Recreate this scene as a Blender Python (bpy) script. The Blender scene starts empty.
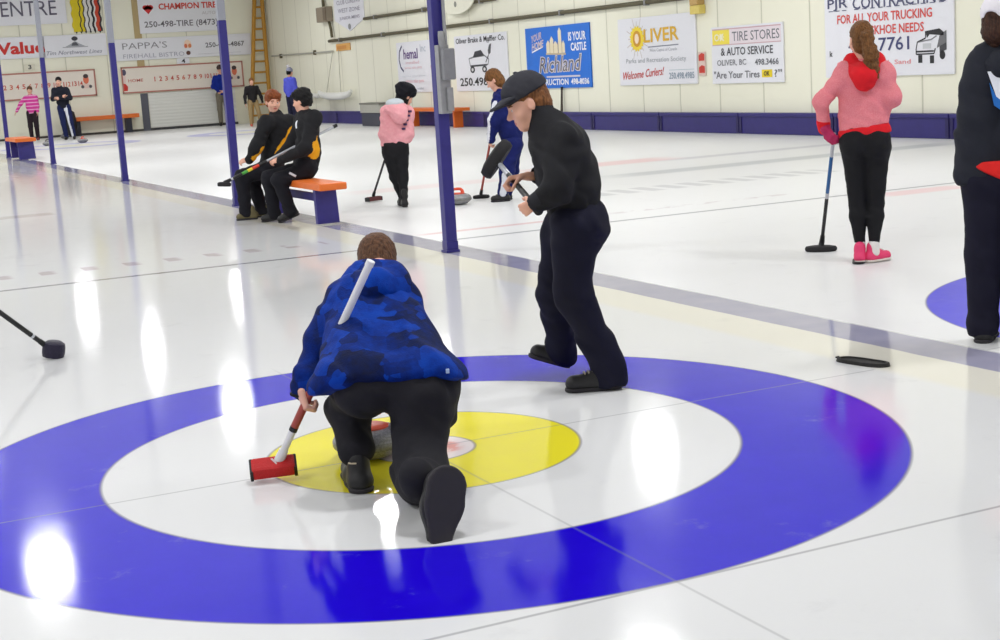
import bpy, bmesh, math, random
import numpy as np
from mathutils import Vector, Matrix

random.seed(4)
SC = bpy.context.scene
COL = SC.collection
PI = math.pi
VS = 1.0

# ------------------------------------------------------------------ helpers
def lin(c):
    """sRGB 0-255 -> linear rgba"""
    r = []
    for v in c[:3]:
        v /= 255.0
        r.append(v / 12.92 if v <= 0.04045 else ((v + 0.055) / 1.055) ** 2.4)
    return (*r, 1.0)

class N:
    """small node-graph helper for one material"""
    def __init__(s, name):
        s.m = bpy.data.materials.new(name); s.m.use_nodes = True
        s.t = s.m.node_tree; s.b = s.t.nodes['Principled BSDF']
    def node(s, typ, **kw):
        n = s.t.nodes.new(typ)
        for k, v in kw.items(): setattr(n, k, v)
        return n
    def put(s, sock, v):
        if v is None: return
        if isinstance(v, bpy.types.NodeSocket): s.t.links.new(v, sock)
        else: sock.default_value = v
    def M(s, op, a, b=None, c=None):
        n = s.node('ShaderNodeMath', operation=op)
        for i, v in enumerate((a, b, c)): s.put(n.inputs[i], v)
        return n.outputs[0]
    def mix(s, f, a, b):
        n = s.node('ShaderNodeMix', data_type='RGBA')
        s.put(n.inputs[0], f); s.put(n.inputs[6], a); s.put(n.inputs[7], b)
        return n.outputs[2]
    def coord(s):
        return s.node('ShaderNodeTexCoord').outputs['Object']
    def xyz(s):
        n = s.node('ShaderNodeSeparateXYZ'); s.put(n.inputs[0], s.coord()); return n.outputs
    def noise(s, scale, detail=2.0, rough=0.5, vec=None):
        n = s.node('ShaderNodeTexNoise'); s.put(n.inputs['Vector'], vec or s.coord())
        n.inputs['Scale'].default_value = scale; n.inputs['Detail'].default_value = detail
        n.inputs['Roughness'].default_value = rough
        return n.outputs['Fac']
    def step(s, v, e, w):
        """1 where v<e (soft edge w)"""
        n = s.node('ShaderNodeMapRange'); n.interpolation_type = 'SMOOTHSTEP'
        s.put(n.inputs[0], v); n.inputs[1].default_value = e - w; n.inputs[2].default_value = e + w
        n.inputs[3].default_value = 1.0; n.inputs[4].default_value = 0.0
        return n.outputs[0]
    def band(s, v, lo, hi, w):
        return s.M('MULTIPLY', s.step(v, hi, w), s.M('SUBTRACT', 1.0, s.step(v, lo, w)))
    def bump(s, h, strength, dist=0.01):
        n = s.node('ShaderNodeBump'); n.inputs['Strength'].default_value = strength
        n.inputs['Distance'].default_value = dist; s.put(n.inputs['Height'], h)
        s.put(s.b.inputs['Normal'], n.outputs[0])
    def set(s, **kw):
        for k, v in kw.items(): s.put(s.b.inputs[k.replace('_', ' ')], v)

def mat(name, col, rough=0.6, metal=0.0, var=0.06, vscale=25.0, bump=0.0, bscale=80.0, spec=0.4):
    """plain procedural material: colour with a little mottling and optional bump"""
    g = N(name); c = lin(col)
    d = tuple(x * (1 - var * 1.6) for x in c[:3]) + (1,)
    l = tuple(min(1, x * (1 + var)) for x in c[:3]) + (1,)
    g.set(Base_Color=g.mix(g.noise(vscale, 3), d, l), Roughness=rough, Metallic=metal)
    g.b.inputs['Specular IOR Level'].default_value = spec
    if bump: g.bump(g.noise(bscale, 2), bump)
    return g.m

def cloth(name, col, var=0.12, scale=14.0, rough=0.85, weave=260.0):
    g = N(name); c = lin(col)
    d = tuple(x * (1 - var * 2) for x in c[:3]) + (1,)
    l = tuple(min(1, x * (1 + var)) for x in c[:3]) + (1,)
    g.set(Base_Color=g.mix(g.noise(scale, 4, .6), d, l), Roughness=rough)
    g.b.inputs['Specular IOR Level'].default_value = .25
    g.bump(g.M('ADD', g.noise(weave, 1), g.M('MULTIPLY', g.noise(22, 3), 2.0)), 0.25, 0.004)
    return g.m

def link(o, parent=None):
    COL.objects.link(o)
    if parent is not None: o.parent = parent
    return o

def tag(o, label=None, cat=None, group=None, kind=None):
    if label: o['label'] = label
    if cat: o['category'] = cat
    if group: o['group'] = group
    if kind: o['kind'] = kind
    return o

def empty(name, loc=(0, 0, 0), rz=0.0, label=None, cat=None, group=None):
    o = bpy.data.objects.new(name, None); o.location = loc; o.rotation_euler = (0, 0, rz)
    o.empty_display_size = .1
    link(o); tag(o, label, cat, group); return o

class MB:
    """collects shapes and links them as ONE mesh object"""
    def __init__(s): s.bm = bmesh.new(); s.mi = 0
    def _new(s, vs):
        for f in {f for v in vs for f in v.link_faces}: f.material_index = s.mi
    def box(s, lo, hi, bev=0.0, M=None):
        r = bmesh.ops.create_cube(s.bm, size=1.0); vs = r['verts']
        for v in vs:
            v.co = Vector([lo[i] + (v.co[i] + .5) * (hi[i] - lo[i]) for i in range(3)])
        if bev:
            es = list({e for v in vs for e in v.link_edges})
            b = bmesh.ops.bevel(s.bm, geom=es, offset=bev, segments=2, affect='EDGES', profile=.6)
            vs = list({v for f in b['faces'] for v in f.verts} | {v for v in vs if v.is_valid})
        s._new(vs)
        if M is not None:
            for v in vs: v.co = M @ v.co
        return s
    def tube(s, pts, rad, seg=12, cap=True):
        pts = [Vector(p) for p in pts]
        rad = rad if isinstance(rad, (list, tuple)) else [rad] * len(pts)
        rings = []; prev = None
        for i, p in enumerate(pts):
            d = (pts[min(i + 1, len(pts) - 1)] - pts[max(i - 1, 0)]).normalized()
            if prev is None:
                up = Vector((0, 0, 1)) if abs(d.z) < .9 else Vector((1, 0, 0))
                a = d.cross(up).normalized()
            else: a = (prev - d * prev.dot(d)).normalized()
            prev = a; b = d.cross(a)
            rings.append([s.bm.verts.new(p + (a * math.cos(t) + b * math.sin(t)) * rad[i]) for t in [2 * PI * k / seg for k in range(seg)]])
        vs = [v for r in rings for v in r]
        for r0, r1 in zip(rings, rings[1:]):
            for k in range(seg): s.bm.faces.new((r0[k], r0[(k + 1) % seg], r1[(k + 1) % seg], r1[k]))
        if cap: s.bm.faces.new(rings[0][::-1]); s.bm.faces.new(rings[-1])
        s._new(vs); return s
    def lathe(s, prof, c=(0, 0, 0), seg=32, sx=1.0, sy=1.0, M=None):
        rings = []; c = Vector(c)
        for r, z in prof:
            rings.append([s.bm.verts.new(c + Vector((r * math.cos(t) * sx, r * math.sin(t) * sy, z))) for t in [2 * PI * k / seg for k in range(seg)]])
        for r0, r1 in zip(rings, rings[1:]):
            for k in range(seg): s.bm.faces.new((r0[k], r0[(k + 1) % seg], r1[(k + 1) % seg], r1[k]))
        s.bm.faces.new(rings[0][::-1]); s.bm.faces.new(rings[-1])
        vs = [v for r in rings for v in r]
        if M is not None:
            for v in vs: v.co = M @ v.co
        s._new(vs); return s
    def prism(s, pts, y0, y1):
        """outline in x,z extruded between y0 and y1"""
        a = [s.bm.verts.new((p[0], y0, p[1])) for p in pts]; b = [s.bm.verts.new((p[0], y1, p[1])) for p in pts]
        n = len(pts)
        s.bm.faces.new(a); s.bm.faces.new(b[::-1])
        for i in range(n): s.bm.faces.new((a[i], b[i], b[(i + 1) % n], a[(i + 1) % n]))
        s._new(a + b); return s
    def build(s, name, mats, parent=None, smooth=False, loc=None, rot=None):
        bmesh.ops.recalc_face_normals(s.bm, faces=s.bm.faces)
        me = bpy.data.meshes.new(name); s.bm.to_mesh(me); s.bm.free()
        for m in (mats if isinstance(mats, (list, tuple)) else [mats]): me.materials.append(m)
        if smooth:
            me.polygons.foreach_set('use_smooth', [True] * len(me.polygons))
            try: me.set_sharp_from_angle(angle=math.radians(40))
            except Exception: pass
        o = bpy.data.objects.new(name, me)
        if loc: o.location = loc
        if rot: o.rotation_euler = rot
        return link(o, parent)

def copy_tree(o, parent=None):
    c = o.copy(); COL.objects.link(c)
    if parent is not None: c.parent = parent
    for ch in list(o.children): copy_tree(ch, c)
    return c

# ------------------------------------------------ implicit surfaces for bodies and clothes
def V(*a): return np.array(a if len(a) > 1 else a[0], float)
def unit(v): v = np.asarray(v, float); return v / (np.linalg.norm(v) + 1e-9)

class Cap:      # tapered capsule, optional flattening of local depth (y)
    def __init__(s, a, b, ra, rb=None, sy=1.0):
        s.a = V(a); s.b = V(b); s.ra = ra; s.rb = ra if rb is None else rb; s.sy = sy
        m = max(s.ra, s.rb); e = V(m, m * max(sy, .3), m) * 1.02
        s.lo = np.minimum(s.a, s.b) - e; s.hi = np.maximum(s.a, s.b) + e
    def d(s, X, Y, Z):
        a, b = s.a, s.b; k = 1 / s.sy
        ab = (b - a) * V(1, k, 1); L = float(ab @ ab) + 1e-12
        px, py, pz = X - a[0], (Y - a[1]) * k, Z - a[2]
        t = np.clip((px * ab[0] + py * ab[1] + pz * ab[2]) / L, 0, 1)
        q = np.sqrt((px - t * ab[0]) ** 2 + (py - t * ab[1]) ** 2 + (pz - t * ab[2]) ** 2)
        return (q - (s.ra + (s.rb - s.ra) * t)) * min(1, s.sy)

class Ell:      # ellipsoid, R columns are its axes
    def __init__(s, c, r, R=None):
        s.c = V(c); s.r = V(r); s.R = np.eye(3) if R is None else R
        e = np.sqrt(((s.R * s.r) ** 2).sum(1)); s.lo = s.c - e; s.hi = s.c + e
    def d(s, X, Y, Z):
        x, y, z = X - s.c[0], Y - s.c[1], Z - s.c[2]; R = s.R
        u = (x * R[0, 0] + y * R[1, 0] + z * R[2, 0]) / s.r[0]
        v = (x * R[0, 1] + y * R[1, 1] + z * R[2, 1]) / s.r[1]
        w = (x * R[0, 2] + y * R[1, 2] + z * R[2, 2]) / s.r[2]
        k0 = np.sqrt(u * u + v * v + w * w)
        k1 = np.sqrt((u / s.r[0]) ** 2 + (v / s.r[1]) ** 2 + (w / s.r[2]) ** 2) + 1e-6
        return k0 * (k0 - 1) / k1

class Plane:    # solid on the side the normal points away from
    def __init__(s, p, n): s.p = V(p); s.n = unit(n); s.lo = V(-9, -9, -9); s.hi = V(9, 9, 9)
    def d(s, X, Y, Z): return (X - s.p[0]) * s.n[0] + (Y - s.p[1]) * s.n[1] + (Z - s.p[2]) * s.n[2]

def wob(X, Y, Z, f, seed):
    a = np.sin(f * (1.0 * X + .6 * Z) + seed) + np.sin(f * (.9 * Y - .8 * Z) + 1.7 * seed)
    b = np.sin(1.7 * f * (.7 * Z + .3 * X) + 1.3 * a + seed * 2.1) * np.sin(1.3 * f * (.8 * Y + .5 * X - .4 * Z) + a)
    return b + .5 * np.sin(2.9 * f * (.5 * X + .9 * Z) + 1.5 * b + seed)

def isomesh(ops, vox, wr=None, seed=1.0, iters=1):
    """ops: list of (sign, prim, blend). Surface nets on a dense grid."""
    los = np.min([p.lo for s, p, k in ops if s == '+'], 0) - 4 * vox
    his = np.max([p.hi for s, p, k in ops if s == '+'], 0) + 4 * vox
    n = np.ceil((his - los) / vox).astype(int) + 1
    ax = [(los[i] + vox * np.arange(n[i])).astype(np.float32) for i in range(3)]
    D = np.full(n, 1.0, np.float32)
    for s, p, k in ops:
        m = k + 4 * vox + (wr[0] * 2 if wr else 0)
        i0 = np.clip(((p.lo - m - los) / vox).astype(int), 0, n - 1)
        i1 = np.clip(((p.hi + m - los) / vox).astype(int) + 2, 1, n)
        if s == '&': i0 = np.zeros(3, int); i1 = n
        sl = tuple(slice(a, b) for a, b in zip(i0, i1))
        X = ax[0][sl[0]][:, None, None]; Y = ax[1][sl[1]][None, :, None]; Z = ax[2][sl[2]][None, None, :]
        q = p.d(X, Y, Z).astype(np.float32); A = D[sl]
        if s == '+':
            h = np.maximum(k - np.abs(A - q), 0) / max(k, 1e-6); D[sl] = np.minimum(A, q) - h * h * k * .25
        else:
            if s == '-': q = -q
            h = np.maximum(k - np.abs(A - q), 0) / max(k, 1e-6); D[sl] = np.maximum(A, q) + h * h * k * .25
    if wr:
        I = np.nonzero(np.abs(D) < wr[0] * 4)
        D[I] += wr[0] * wob(ax[0][I[0]], ax[1][I[1]], ax[2][I[2]], wr[1], seed)
    S = D < 0
    c = [S[:-1, :-1, :-1], S[1:, :-1, :-1], S[:-1, 1:, :-1], S[1:, 1:, :-1], S[:-1, :-1, 1:], S[1:, :-1, 1:], S[:-1, 1:, 1:], S[1:, 1:, 1:]]
    any_ = np.logical_or.reduce(c); all_ = np.logical_and.reduce(c)
    I = np.stack(np.nonzero(any_ & ~all_), 1)
    offs = np.array([(0, 0, 0), (1, 0, 0), (0, 1, 0), (1, 1, 0), (0, 0, 1), (1, 0, 1), (0, 1, 1), (1, 1, 1)])
    vals = np.stack([D[I[:, 0] + o[0], I[:, 1] + o[1], I[:, 2] + o[2]] for o in offs], 1)
    P = np.zeros((len(I), 3)); cnt = np.zeros(len(I))
    for a, b in ((0, 1), (2, 3), (4, 5), (6, 7), (0, 2), (1, 3), (4, 6), (5, 7), (0, 4), (1, 5), (2, 6), (3, 7)):
        va, vb = vals[:, a], vals[:, b]; m = (va < 0) != (vb < 0)
        t = np.where(m, va / np.where(m, va - vb, 1), 0)
        P += np.where(m[:, None], offs[a] + (offs[b] - offs[a]) * t[:, None], 0); cnt += m
    P = (I + P / np.maximum(cnt, 1)[:, None]) * vox + los
    idx = np.full(np.array(n) - 1, -1, np.int32); idx[tuple(I.T)] = np.arange(len(I))
    quads = []
    for axn in range(3):
        sl0 = [slice(None)] * 3; sl1 = [slice(None)] * 3
        sl0[axn] = slice(0, -1); sl1[axn] = slice(1, None)
        E = np.stack(np.nonzero(S[tuple(sl0)] != S[tuple(sl1)]), 1)
        u, w = (axn + 1) % 3, (axn + 2) % 3
        q = []
        for du, dw in ((1, 1), (0, 1), (0, 0), (1, 0)):
            J = E.copy(); J[:, u] -= du; J[:, w] -= dw; q.append(idx[tuple(J.T)])
        q = np.stack(q, 1); fl = ~S[tuple(E.T)]
        q[fl] = q[fl][:, ::-1]; quads.append(q)
    Q = np.concatenate(quads); Q = Q[(Q >= 0).all(1)]
    for _ in range(iters):      # light smoothing
        acc = np.zeros_like(P); num = np.zeros(len(P))
        for k in range(4):
            a, b = Q[:, k], Q[:, (k + 1) % 4]
            np.add.at(acc, a, P[b]); np.add.at(num, a, 1)
        P = P * .5 + .5 * acc / np.maximum(num, 1)[:, None]
    return P, Q

def skin(name, ops, vox, mats, parent, wr=None, seed=1.0, paint=None, iters=1):
    """build an implicit shape as one smooth mesh; paint = [(slot, [prims])] gives faces inside a prim another slot"""
    P, Q = isomesh(ops, vox, wr, seed, iters)
    me = bpy.data.meshes.new(name)
    me.vertices.add(len(P)); me.vertices.foreach_set('co', P.astype(np.float32).ravel())
    me.loops.add(Q.size); me.loops.foreach_set('vertex_index', Q.astype(np.int32).ravel())
    me.polygons.add(len(Q)); me.polygons.foreach_set('loop_start', np.arange(0, Q.size, 4, dtype=np.int32))
    try: me.polygons.foreach_set('loop_total', np.full(len(Q), 4, np.int32))
    except Exception: pass
    mats = mats if isinstance(mats, (list, tuple)) else [mats]
    for m in mats: me.materials.append(m)
    me.update(calc_edges=True)
    me.polygons.foreach_set('use_smooth', np.ones(len(Q), bool))
    if paint:
        C = P[Q].mean(1); mi = np.zeros(len(Q), np.int32)
        for slot, prims in paint:
            for p in prims: mi[p.d(C[:, 0], C[:, 1], C[:, 2]) < 0] = slot
        me.polygons.foreach_set('material_index', mi)
    me.validate()
    return link(bpy.data.objects.new(name, me), parent)

# head in its own frame: x = wearer's right, y = forward, z = up, origin mid-head at eye height
class Head:
    def __init__(s, c, fwd, up=(0, 0, 1), k=1.0):
        f = unit(fwd); u = unit(V(up) - f * (V(up) @ f)); x = np.cross(f, u)
        s.R = np.stack([x, f, u], 1); s.c = V(c); s.k = k
    def p(s, x, y, z): return s.c + s.R @ (V(x, y, z) * s.k)
    def E(s, c, r): return Ell(s.p(*c), V(r) * s.k, s.R)
    def C(s, a, b, ra, rb=None): return Cap(s.p(*a), s.p(*b), ra * s.k, (ra if rb is None else rb) * s.k)
    def PL(s, p, n): return Plane(s.p(*p), s.R @ V(n))
    def ops(s, neck=None):
        o = [('+', s.E((0, -.014, .04), (.073, .092, .082)), 0), ('+', s.E((0, .018, -.03), (.058, .066, .082)), .04 * s.k),
             ('+', s.E((0, .058, -.09), (.026, .024, .022)), .03 * s.k),
             ('+', s.C((-.034, .076, .02), (.034, .076, .02), .011), .02 * s.k),
             ('+', s.E((.036, .056, -.03), (.026, .024, .026)), .03 * s.k), ('+', s.E((-.036, .056, -.03), (.026, .024, .026)), .03 * s.k)]
        for q in (-1, 1):
            o += [('-', s.E((q * .031, .093, .0), (.017, .014, .011)), .008 * s.k), ('+', s.E((q * .031, .0705, .0), (.0125, .0125, .0115)), .002)]
            o += [('+', s.E((q * .076, -.006, -.008), (.009, .02, .031)), .008 * s.k), ('-', s.E((q * .086, .002, -.004), (.006, .01, .017)), .006 * s.k)]
        o += [('+', s.C((0, .084, .002), (0, .104, -.028), .008, .0125), .012 * s.k), ('+', s.E((.011, .094, -.033), (.008, .01, .007)), .006 * s.k),
              ('+', s.E((-.011, .094, -.033), (.008, .01, .007)), .006 * s.k),
              ('+', s.C((-.017, .08, -.056), (.017, .08, -.056), .008), .008 * s.k), ('+', s.C((-.014, .08, -.067), (.014, .08, -.067), .0085), .008 * s.k),
              ('-', s.C((-.018, .091, -.061), (.018, .091, -.061), .0022), .002)]
        return o
    def paint(s):   # slots: 1 lips, 2 eye white, 3 iris, 4 brow
        w = []
        w.append((1, [s.E((0, .086, -.061), (.021, .012, .0115))]))
        w.append((2, [s.E((q * .031, .082, 0), (.0115, .009, .006)) for q in (-1, 1)]))
        w.append((3, [s.E((q * .031, .086, 0), (.0072, .009, .0066)) for q in (-1, 1)]))
        w.append((4, [s.C((q * .018, .087, .023), (q * .046, .078, .022), .0065) for q in (-1, 1)]))
        return w

def hand_ops(w, fwd, back, side, curl=(20, 25, 15), k=1.0, spread=4, thumb=(35, 15)):
    """w wrist, fwd wrist->knuckles, back = normal out of the back of the hand, side = towards the thumb"""
    f = unit(fwd); n = unit(V(back) - f * (V(back) @ f)); t = unit(np.cross(f, n)); t = t if t @ V(side) > 0 else -t
    w = V(w); o = []
    for i, off in enumerate((.027, .009, -.009, -.026)):
        K = w + (f * (.088 - .004 * abs(i - 1)) + t * off) * k
        o.append(('+', Cap(w + (t * off * .55 + f * .01) * k, K, .013 * k, .0105 * k), .012 * k))
        a = 0; p = K; d0 = unit(f + t * math.tan(math.radians((1.5 - i) * spread)))
        for L, c, r in zip((.042, .026, .021), curl, ((.0092, .0085), (.0085, .0078), (.0078, .0066))):
            a += math.radians(c); L *= (.94, 1.06, 1.0, .8)[i]
            q = p + (d0 * math.cos(a) - n * math.sin(a)) * L * k
            o.append(('+', Cap(p, q, r[0] * k, r[1] * k), .004 * k)); p = q
    a, b = (math.radians(x) for x in thumb)
    p = w + (t * .022 + f * .022) * k
    d1 = unit(f * math.cos(a) + t * math.sin(a) - n * math.sin(b))
    q = p + d1 * .042 * k; d2 = unit(f * .85 + t * .15 - n * (math.sin(b) + .35)); r = q + d2 * .03 * k; e = r + unit(d2 - n * .3) * .024 * k
    o += [('+', Cap(p, q, .014 * k, .011 * k), .012 * k), ('+', Cap(q, r, .0108 * k, .0095 * k), .004 * k), ('+', Cap(r, e, .0095 * k, .008 * k), .004 * k)]
    return o

def P_(ops, k=.03): return [('+', p, k) for p in ops]

def shoe(parent, heel, toe, k=1.0, mats=None, tilt=None, accent=None, top=.08, w=1.0, tw=1.0):
    """shoe from heel to toe points (centres 3 cm above the sole); up given by tilt"""
    h, t = V(heel), V(toe); f = unit(t - h); u = V(tilt if tilt is not None else (0, 0, 1)); u = unit(u - f * (u @ f)); s_ = np.cross(f, u)
    b = h - u * .028 * k
    ops = [('+', Cap(h, h + (t - h) * .45, .036 * k * w, .036 * k * w), .01), ('+', Cap(h + (t - h) * .45, t, .038 * k * w, .034 * k * w * tw), .02),
           ('+', Cap(h + f * .015 * k, h + u * top * k + f * .02 * k, .036 * k, .034 * k), .025),
           ('+', Cap(h + u * (top * .75) * k + f * .03 * k, h + (t - h) * .6 + u * .012 * k, .034 * k, .024 * k), .03),
           ('&', Plane(b + u * .012 * k, -u), .004)]
    o = skin('shoe', ops, .006 * max(1, VS), mats[0], parent)
    sole = [('+', Cap(h - u * .02 * k, h + (t - h) * .4 - u * .02 * k, .037 * k * w, .034 * k * w), .01),
            ('+', Cap(h + (t - h) * .4 - u * .02 * k, t - u * .02 * k, .036 * k * w, .037 * k * w * tw), .02),
            ('&', Plane(b + u * .014 * k, u), .003), ('&', Plane(b - u * .006 * k, -u), .003)]
    skin('sole', sole, .006 * max(1, VS), mats[1], o)
    if accent:
        mb = MB()
        for j in (.42, .52, .62, .72):
            c = h + (t - h) * j + u * (.052 - .03 * (j - .42)) * k
            mb.tube([c - s_ * .02 * k, c + u * .006 * k, c + s_ * .02 * k], .004 * k, 6)
        mb.build('laces', accent, o)
    return o

WORLD, LAMPW, LAMPGLOW, EXPO = .75, 78.0, 12.0, 0.08
# ------------------------------------------------------------------ camera, light, setting
XW, YB, ZC = 13.25, 45.0, 5.3
cam = bpy.data.objects.new('camera', bpy.data.cameras.new('camera')); COL.objects.link(cam); SC.camera = cam
cam.data.sensor_width = 36.0; cam.data.lens = 53.95; cam.data.clip_end = 200
yaw, pitch, roll = 0.43625, 0.16847, -0.06116
f_ = Vector((math.sin(yaw) * math.cos(pitch), math.cos(yaw) * math.cos(pitch), -math.sin(pitch)))
r_ = Vector((math.cos(yaw), -math.sin(yaw), 0)); u_ = r_.cross(f_)
R_ = math.cos(roll) * r_ + math.sin(roll) * u_; U_ = -math.sin(roll) * r_ + math.cos(roll) * u_
cam.matrix_world = Matrix(((R_.x, U_.x, -f_.x, -2.0972), (R_.y, U_.y, -f_.y, -5.2713), (R_.z, U_.z, -f_.z, 1.4516), (0, 0, 0, 1)))

w = bpy.data.worlds.new('world'); SC.world = w; w.use_nodes = True
w.node_tree.nodes['Background'].inputs[0].default_value = (.98, .99, 1, 1); w.node_tree.nodes['Background'].inputs[1].default_value = WORLD

def structure(mb, name, m, smooth=False):
    return tag(mb.build(name, m, None, smooth), kind='structure')

# --- ice, painted with two houses in view, lines and faded advertising
def ice_material():
    g = N('painted_ice'); X, Y, Z = g.xyz()
    white = lin((228, 228, 228))
    def house(cx, cy):
        dx = g.M('SUBTRACT', X, cx); dy = g.M('SUBTRACT', Y, cy)
        return g.M('SQRT', g.M('ADD', g.M('MULTIPLY', dx, dx), g.M('MULTIPLY', dy, dy)))
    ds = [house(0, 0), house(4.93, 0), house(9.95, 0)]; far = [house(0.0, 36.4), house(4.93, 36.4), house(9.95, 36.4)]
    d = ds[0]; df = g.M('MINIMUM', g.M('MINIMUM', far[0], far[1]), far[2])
    for e in ds[1:]: d = g.M('MINIMUM', d, e)
    clean = g.noise(1.3, 4, .6)
    c = g.mix(g.M('MULTIPLY', clean, .5), white, lin((224, 224, 223)))
    # cream raised strip beside the divider, blue-grey divider strip
    c = g.mix(g.M('MULTIPLY', g.band(X, 2.22, 2.6, .05), .6), c, lin((232, 226, 204)))
    sx = g.M('ADD', X, g.M('MULTIPLY', g.M('SUBTRACT', g.noise(3.0, 2), .5), .03))
    c = g.mix(g.band(sx, 2.555, 2.845, .008), c, g.mix(g.noise(5, 3), lin((150, 148, 174)), lin((172, 170, 188))))
    grey = lin((128, 128, 132))
    def line(m, k=.6, col=grey):
        nonlocal c
        c = g.mix(g.M('MULTIPLY', m, k), c, col)
    in12 = g.M('ADD', g.step(g.M('ABSOLUTE', X), 2.2, .01), g.band(X, 2.86, 14.0, .01))
    # advertising lettering worn into the ice: broken dashes in rows
    n1 = g.noise(3.5, 1); n2 = g.noise(6.0, 3)
    dash = g.step(g.M('FRACT', g.M('MULTIPLY', X, 2.9)), .34, .1)
    row = g.band(Y, 7.16, 7.42, .03)
    line(g.M('MULTIPLY', g.M('MULTIPLY', row, dash), g.M('MULTIPLY', g.step(X, 2.1, .02), g.step(n1, .56, .06))), .4, lin((150, 118, 118)))
    dash2 = g.step(g.M('FRACT', g.M('MULTIPLY', X, 3.3)), .6, .12)
    line(g.M('MULTIPLY', g.M('MULTIPLY', g.band(Y, 8.75, 9.3, .05), dash2), g.band(X, 5.1, 8.9, .1)), .38, lin((140, 140, 146)))
    line(g.M('MULTIPLY', g.band(Y, 10.7, 11.2, .12), g.band(X, 7.2, 12.5, .5)), .42, lin((120, 130, 138)))
    line(g.M('MULTIPLY', g.band(Y, 12.5, 12.85, .1), g.band(X, 9.0, 12.4, .5)), .35, lin((120, 118, 140)))
    line(g.M('MULTIPLY', g.band(Y, 12.7, 13.4, .15), g.band(X, 7.0, 9.2, .35)), .45, lin((226, 150, 150)))
    line(g.M('MULTIPLY', g.band(Y, 11.9, 12.5, .12), g.band(X, 4.2, 6.2, .3)), .28, lin((226, 170, 170)))
    line(g.M('MULTIPLY', g.band(Y, 13.3, 13.7, .1), g.step(X, .75, .05)), .4, lin((150, 130, 130)))
    line(g.M('MULTIPLY', g.band(Y, 5.95, 6.3, .06), g.band(X, 7.3, 8.3, .15)), .45, lin((230, 160, 160)))
    line(g.M('MULTIPLY', g.band(Y, 7.0, 7.12, .02), g.band(X, 2.95, 4.4, .1)), .5, lin((200, 120, 120)))
    line(g.M('MULTIPLY', g.band(Y, 7.02, 7.14, .03), g.M('MULTIPLY', g.band(X, 4.9, 6.9, .1), g.step(n2, .52, .05))), .4, lin((170, 150, 155)))
    # house colours
    pink = g.mix(g.step(g.noise(13, 3, .6), .5, .1), lin((226, 150, 140)), lin((238, 214, 208)))
    blue = g.mix(g.noise(7, 5, .65), lin((24, 0, 196)), lin((34, 6, 214)))
    yell = g.mix(g.noise(5, 3), lin((246, 234, 40)), lin((240, 226, 60)))
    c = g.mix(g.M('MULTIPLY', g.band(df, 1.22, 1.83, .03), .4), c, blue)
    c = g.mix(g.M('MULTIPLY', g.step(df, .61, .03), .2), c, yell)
    c = g.mix(g.band(d, 1.22, 1.83, .004), c, blue)
    c = g.mix(g.step(d, .61, .003), c, yell)
    c = g.mix(g.step(d, .2, .004), c, lin((238, 226, 224)))
    c = g.mix(g.step(d, .145, .03), c, pink)
    for r in (.2, .61, 1.22, 1.83): line(g.band(d, r - .006, r + .006, .004), .6, lin((120, 116, 128)))
    # tee, centre, back and hog lines
    line(g.M('MULTIPLY', g.band(Y, -.005, .005, .004), in12), .5)
    line(g.M('MULTIPLY', g.band(Y, -1.842, -1.828, .004), in12), .55)
    line(g.M('MULTIPLY', g.band(Y, 6.42, 6.49, .012), in12), .75, lin((96, 98, 106)))
    for cx in (0, 4.93, 9.95): line(g.M('MULTIPLY', g.band(X, cx - .005, cx + .005, .004), g.step(Y, 1.9, .2)), .34)
    # scuffs
    line(g.step(g.noise(2.2, 6, .7, None), .36, .05), .12, lin((170, 170, 172)))
    pb = g.noise(95, 2, .5); wv = g.noise(9, 2, .5)
    g.set(Base_Color=c, Roughness=g.M('ADD', g.M('ADD', .045, g.M('MULTIPLY', g.noise(6, 4, .7), .07)), g.M('MULTIPLY', g.band(X, 2.85, 14, .02), .24)), IOR=1.31)
    g.b.inputs['Specular IOR Level'].default_value = .5
    g.bump(g.M('ADD', pb, g.M('MULTIPLY', wv, .3)), .034, .004)
    return g.m
mb = MB(); mb.box((-7, -9, -.06), (XW, YB, 0)); structure(mb, 'floor', ice_material())

# --- metal-panelled walls with standing seams
def panel_wall(name, axis, pitch_, off):
    g = N(name); x = g.xyz()[axis]
    fr = g.M('FRACT', g.M('MULTIPLY', g.M('ADD', x, off), 1 / pitch_))
    seam = g.M('ADD', g.step(fr, .012, .006), g.M('SUBTRACT', 1.0, g.step(fr, .988, .006)))
    base = g.mix(g.noise(.7, 3), lin((242, 240, 222)), lin((237, 235, 214)))
    g.set(Base_Color=g.mix(g.M('MULTIPLY', seam, .45), base, lin((150, 146, 122))), Roughness=.5)
    rib = g.M('SINE', g.M('MULTIPLY', x, 2 * PI / .333))
    g.bump(g.M('ADD', g.M('MULTIPLY', seam, -1.0), g.M('MULTIPLY', rib, .12)), .5, .02)
    return g.m
mb = MB(); mb.box((XW, -9, 0), (XW + .15, YB + .15, ZC)); structure(mb, 'wall_right', panel_wall('cream_wall_panels', 1, 1.335, -.32))
mb = MB(); mb.box((-7, YB, 0), (XW, YB + .15, ZC)); structure(mb, 'wall_back', panel_wall('cream_back_wall_panels', 0, 1.335, .2))
CEIL = mat('ceiling_liner', (224, 224, 222), .8, var=.02)
mb = MB(); mb.box((-7, -9, ZC), (XW + .15, YB + .15, ZC + .1)); structure(mb, 'ceiling', CEIL)
BLUEP = mat('blue_painted_board', (46, 38, 112), .45, var=.1, vscale=8)
ORANGE = mat('orange_painted_plank', (222, 110, 40), .45, var=.08, vscale=6)
mb = MB(); mb.box((-7, YB - .05, 0), (8.76, YB, .07)); structure(mb, 'baseboard_back', mat('dark_rubber_base', (70, 66, 62), .7))
mb = MB(); mb.box((8.76, YB - .025, 1.26), (9.0, YB, ZC), .004); structure(mb, 'trim_1', mat('tan_column_paint', (188, 166, 120), .6))
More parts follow.
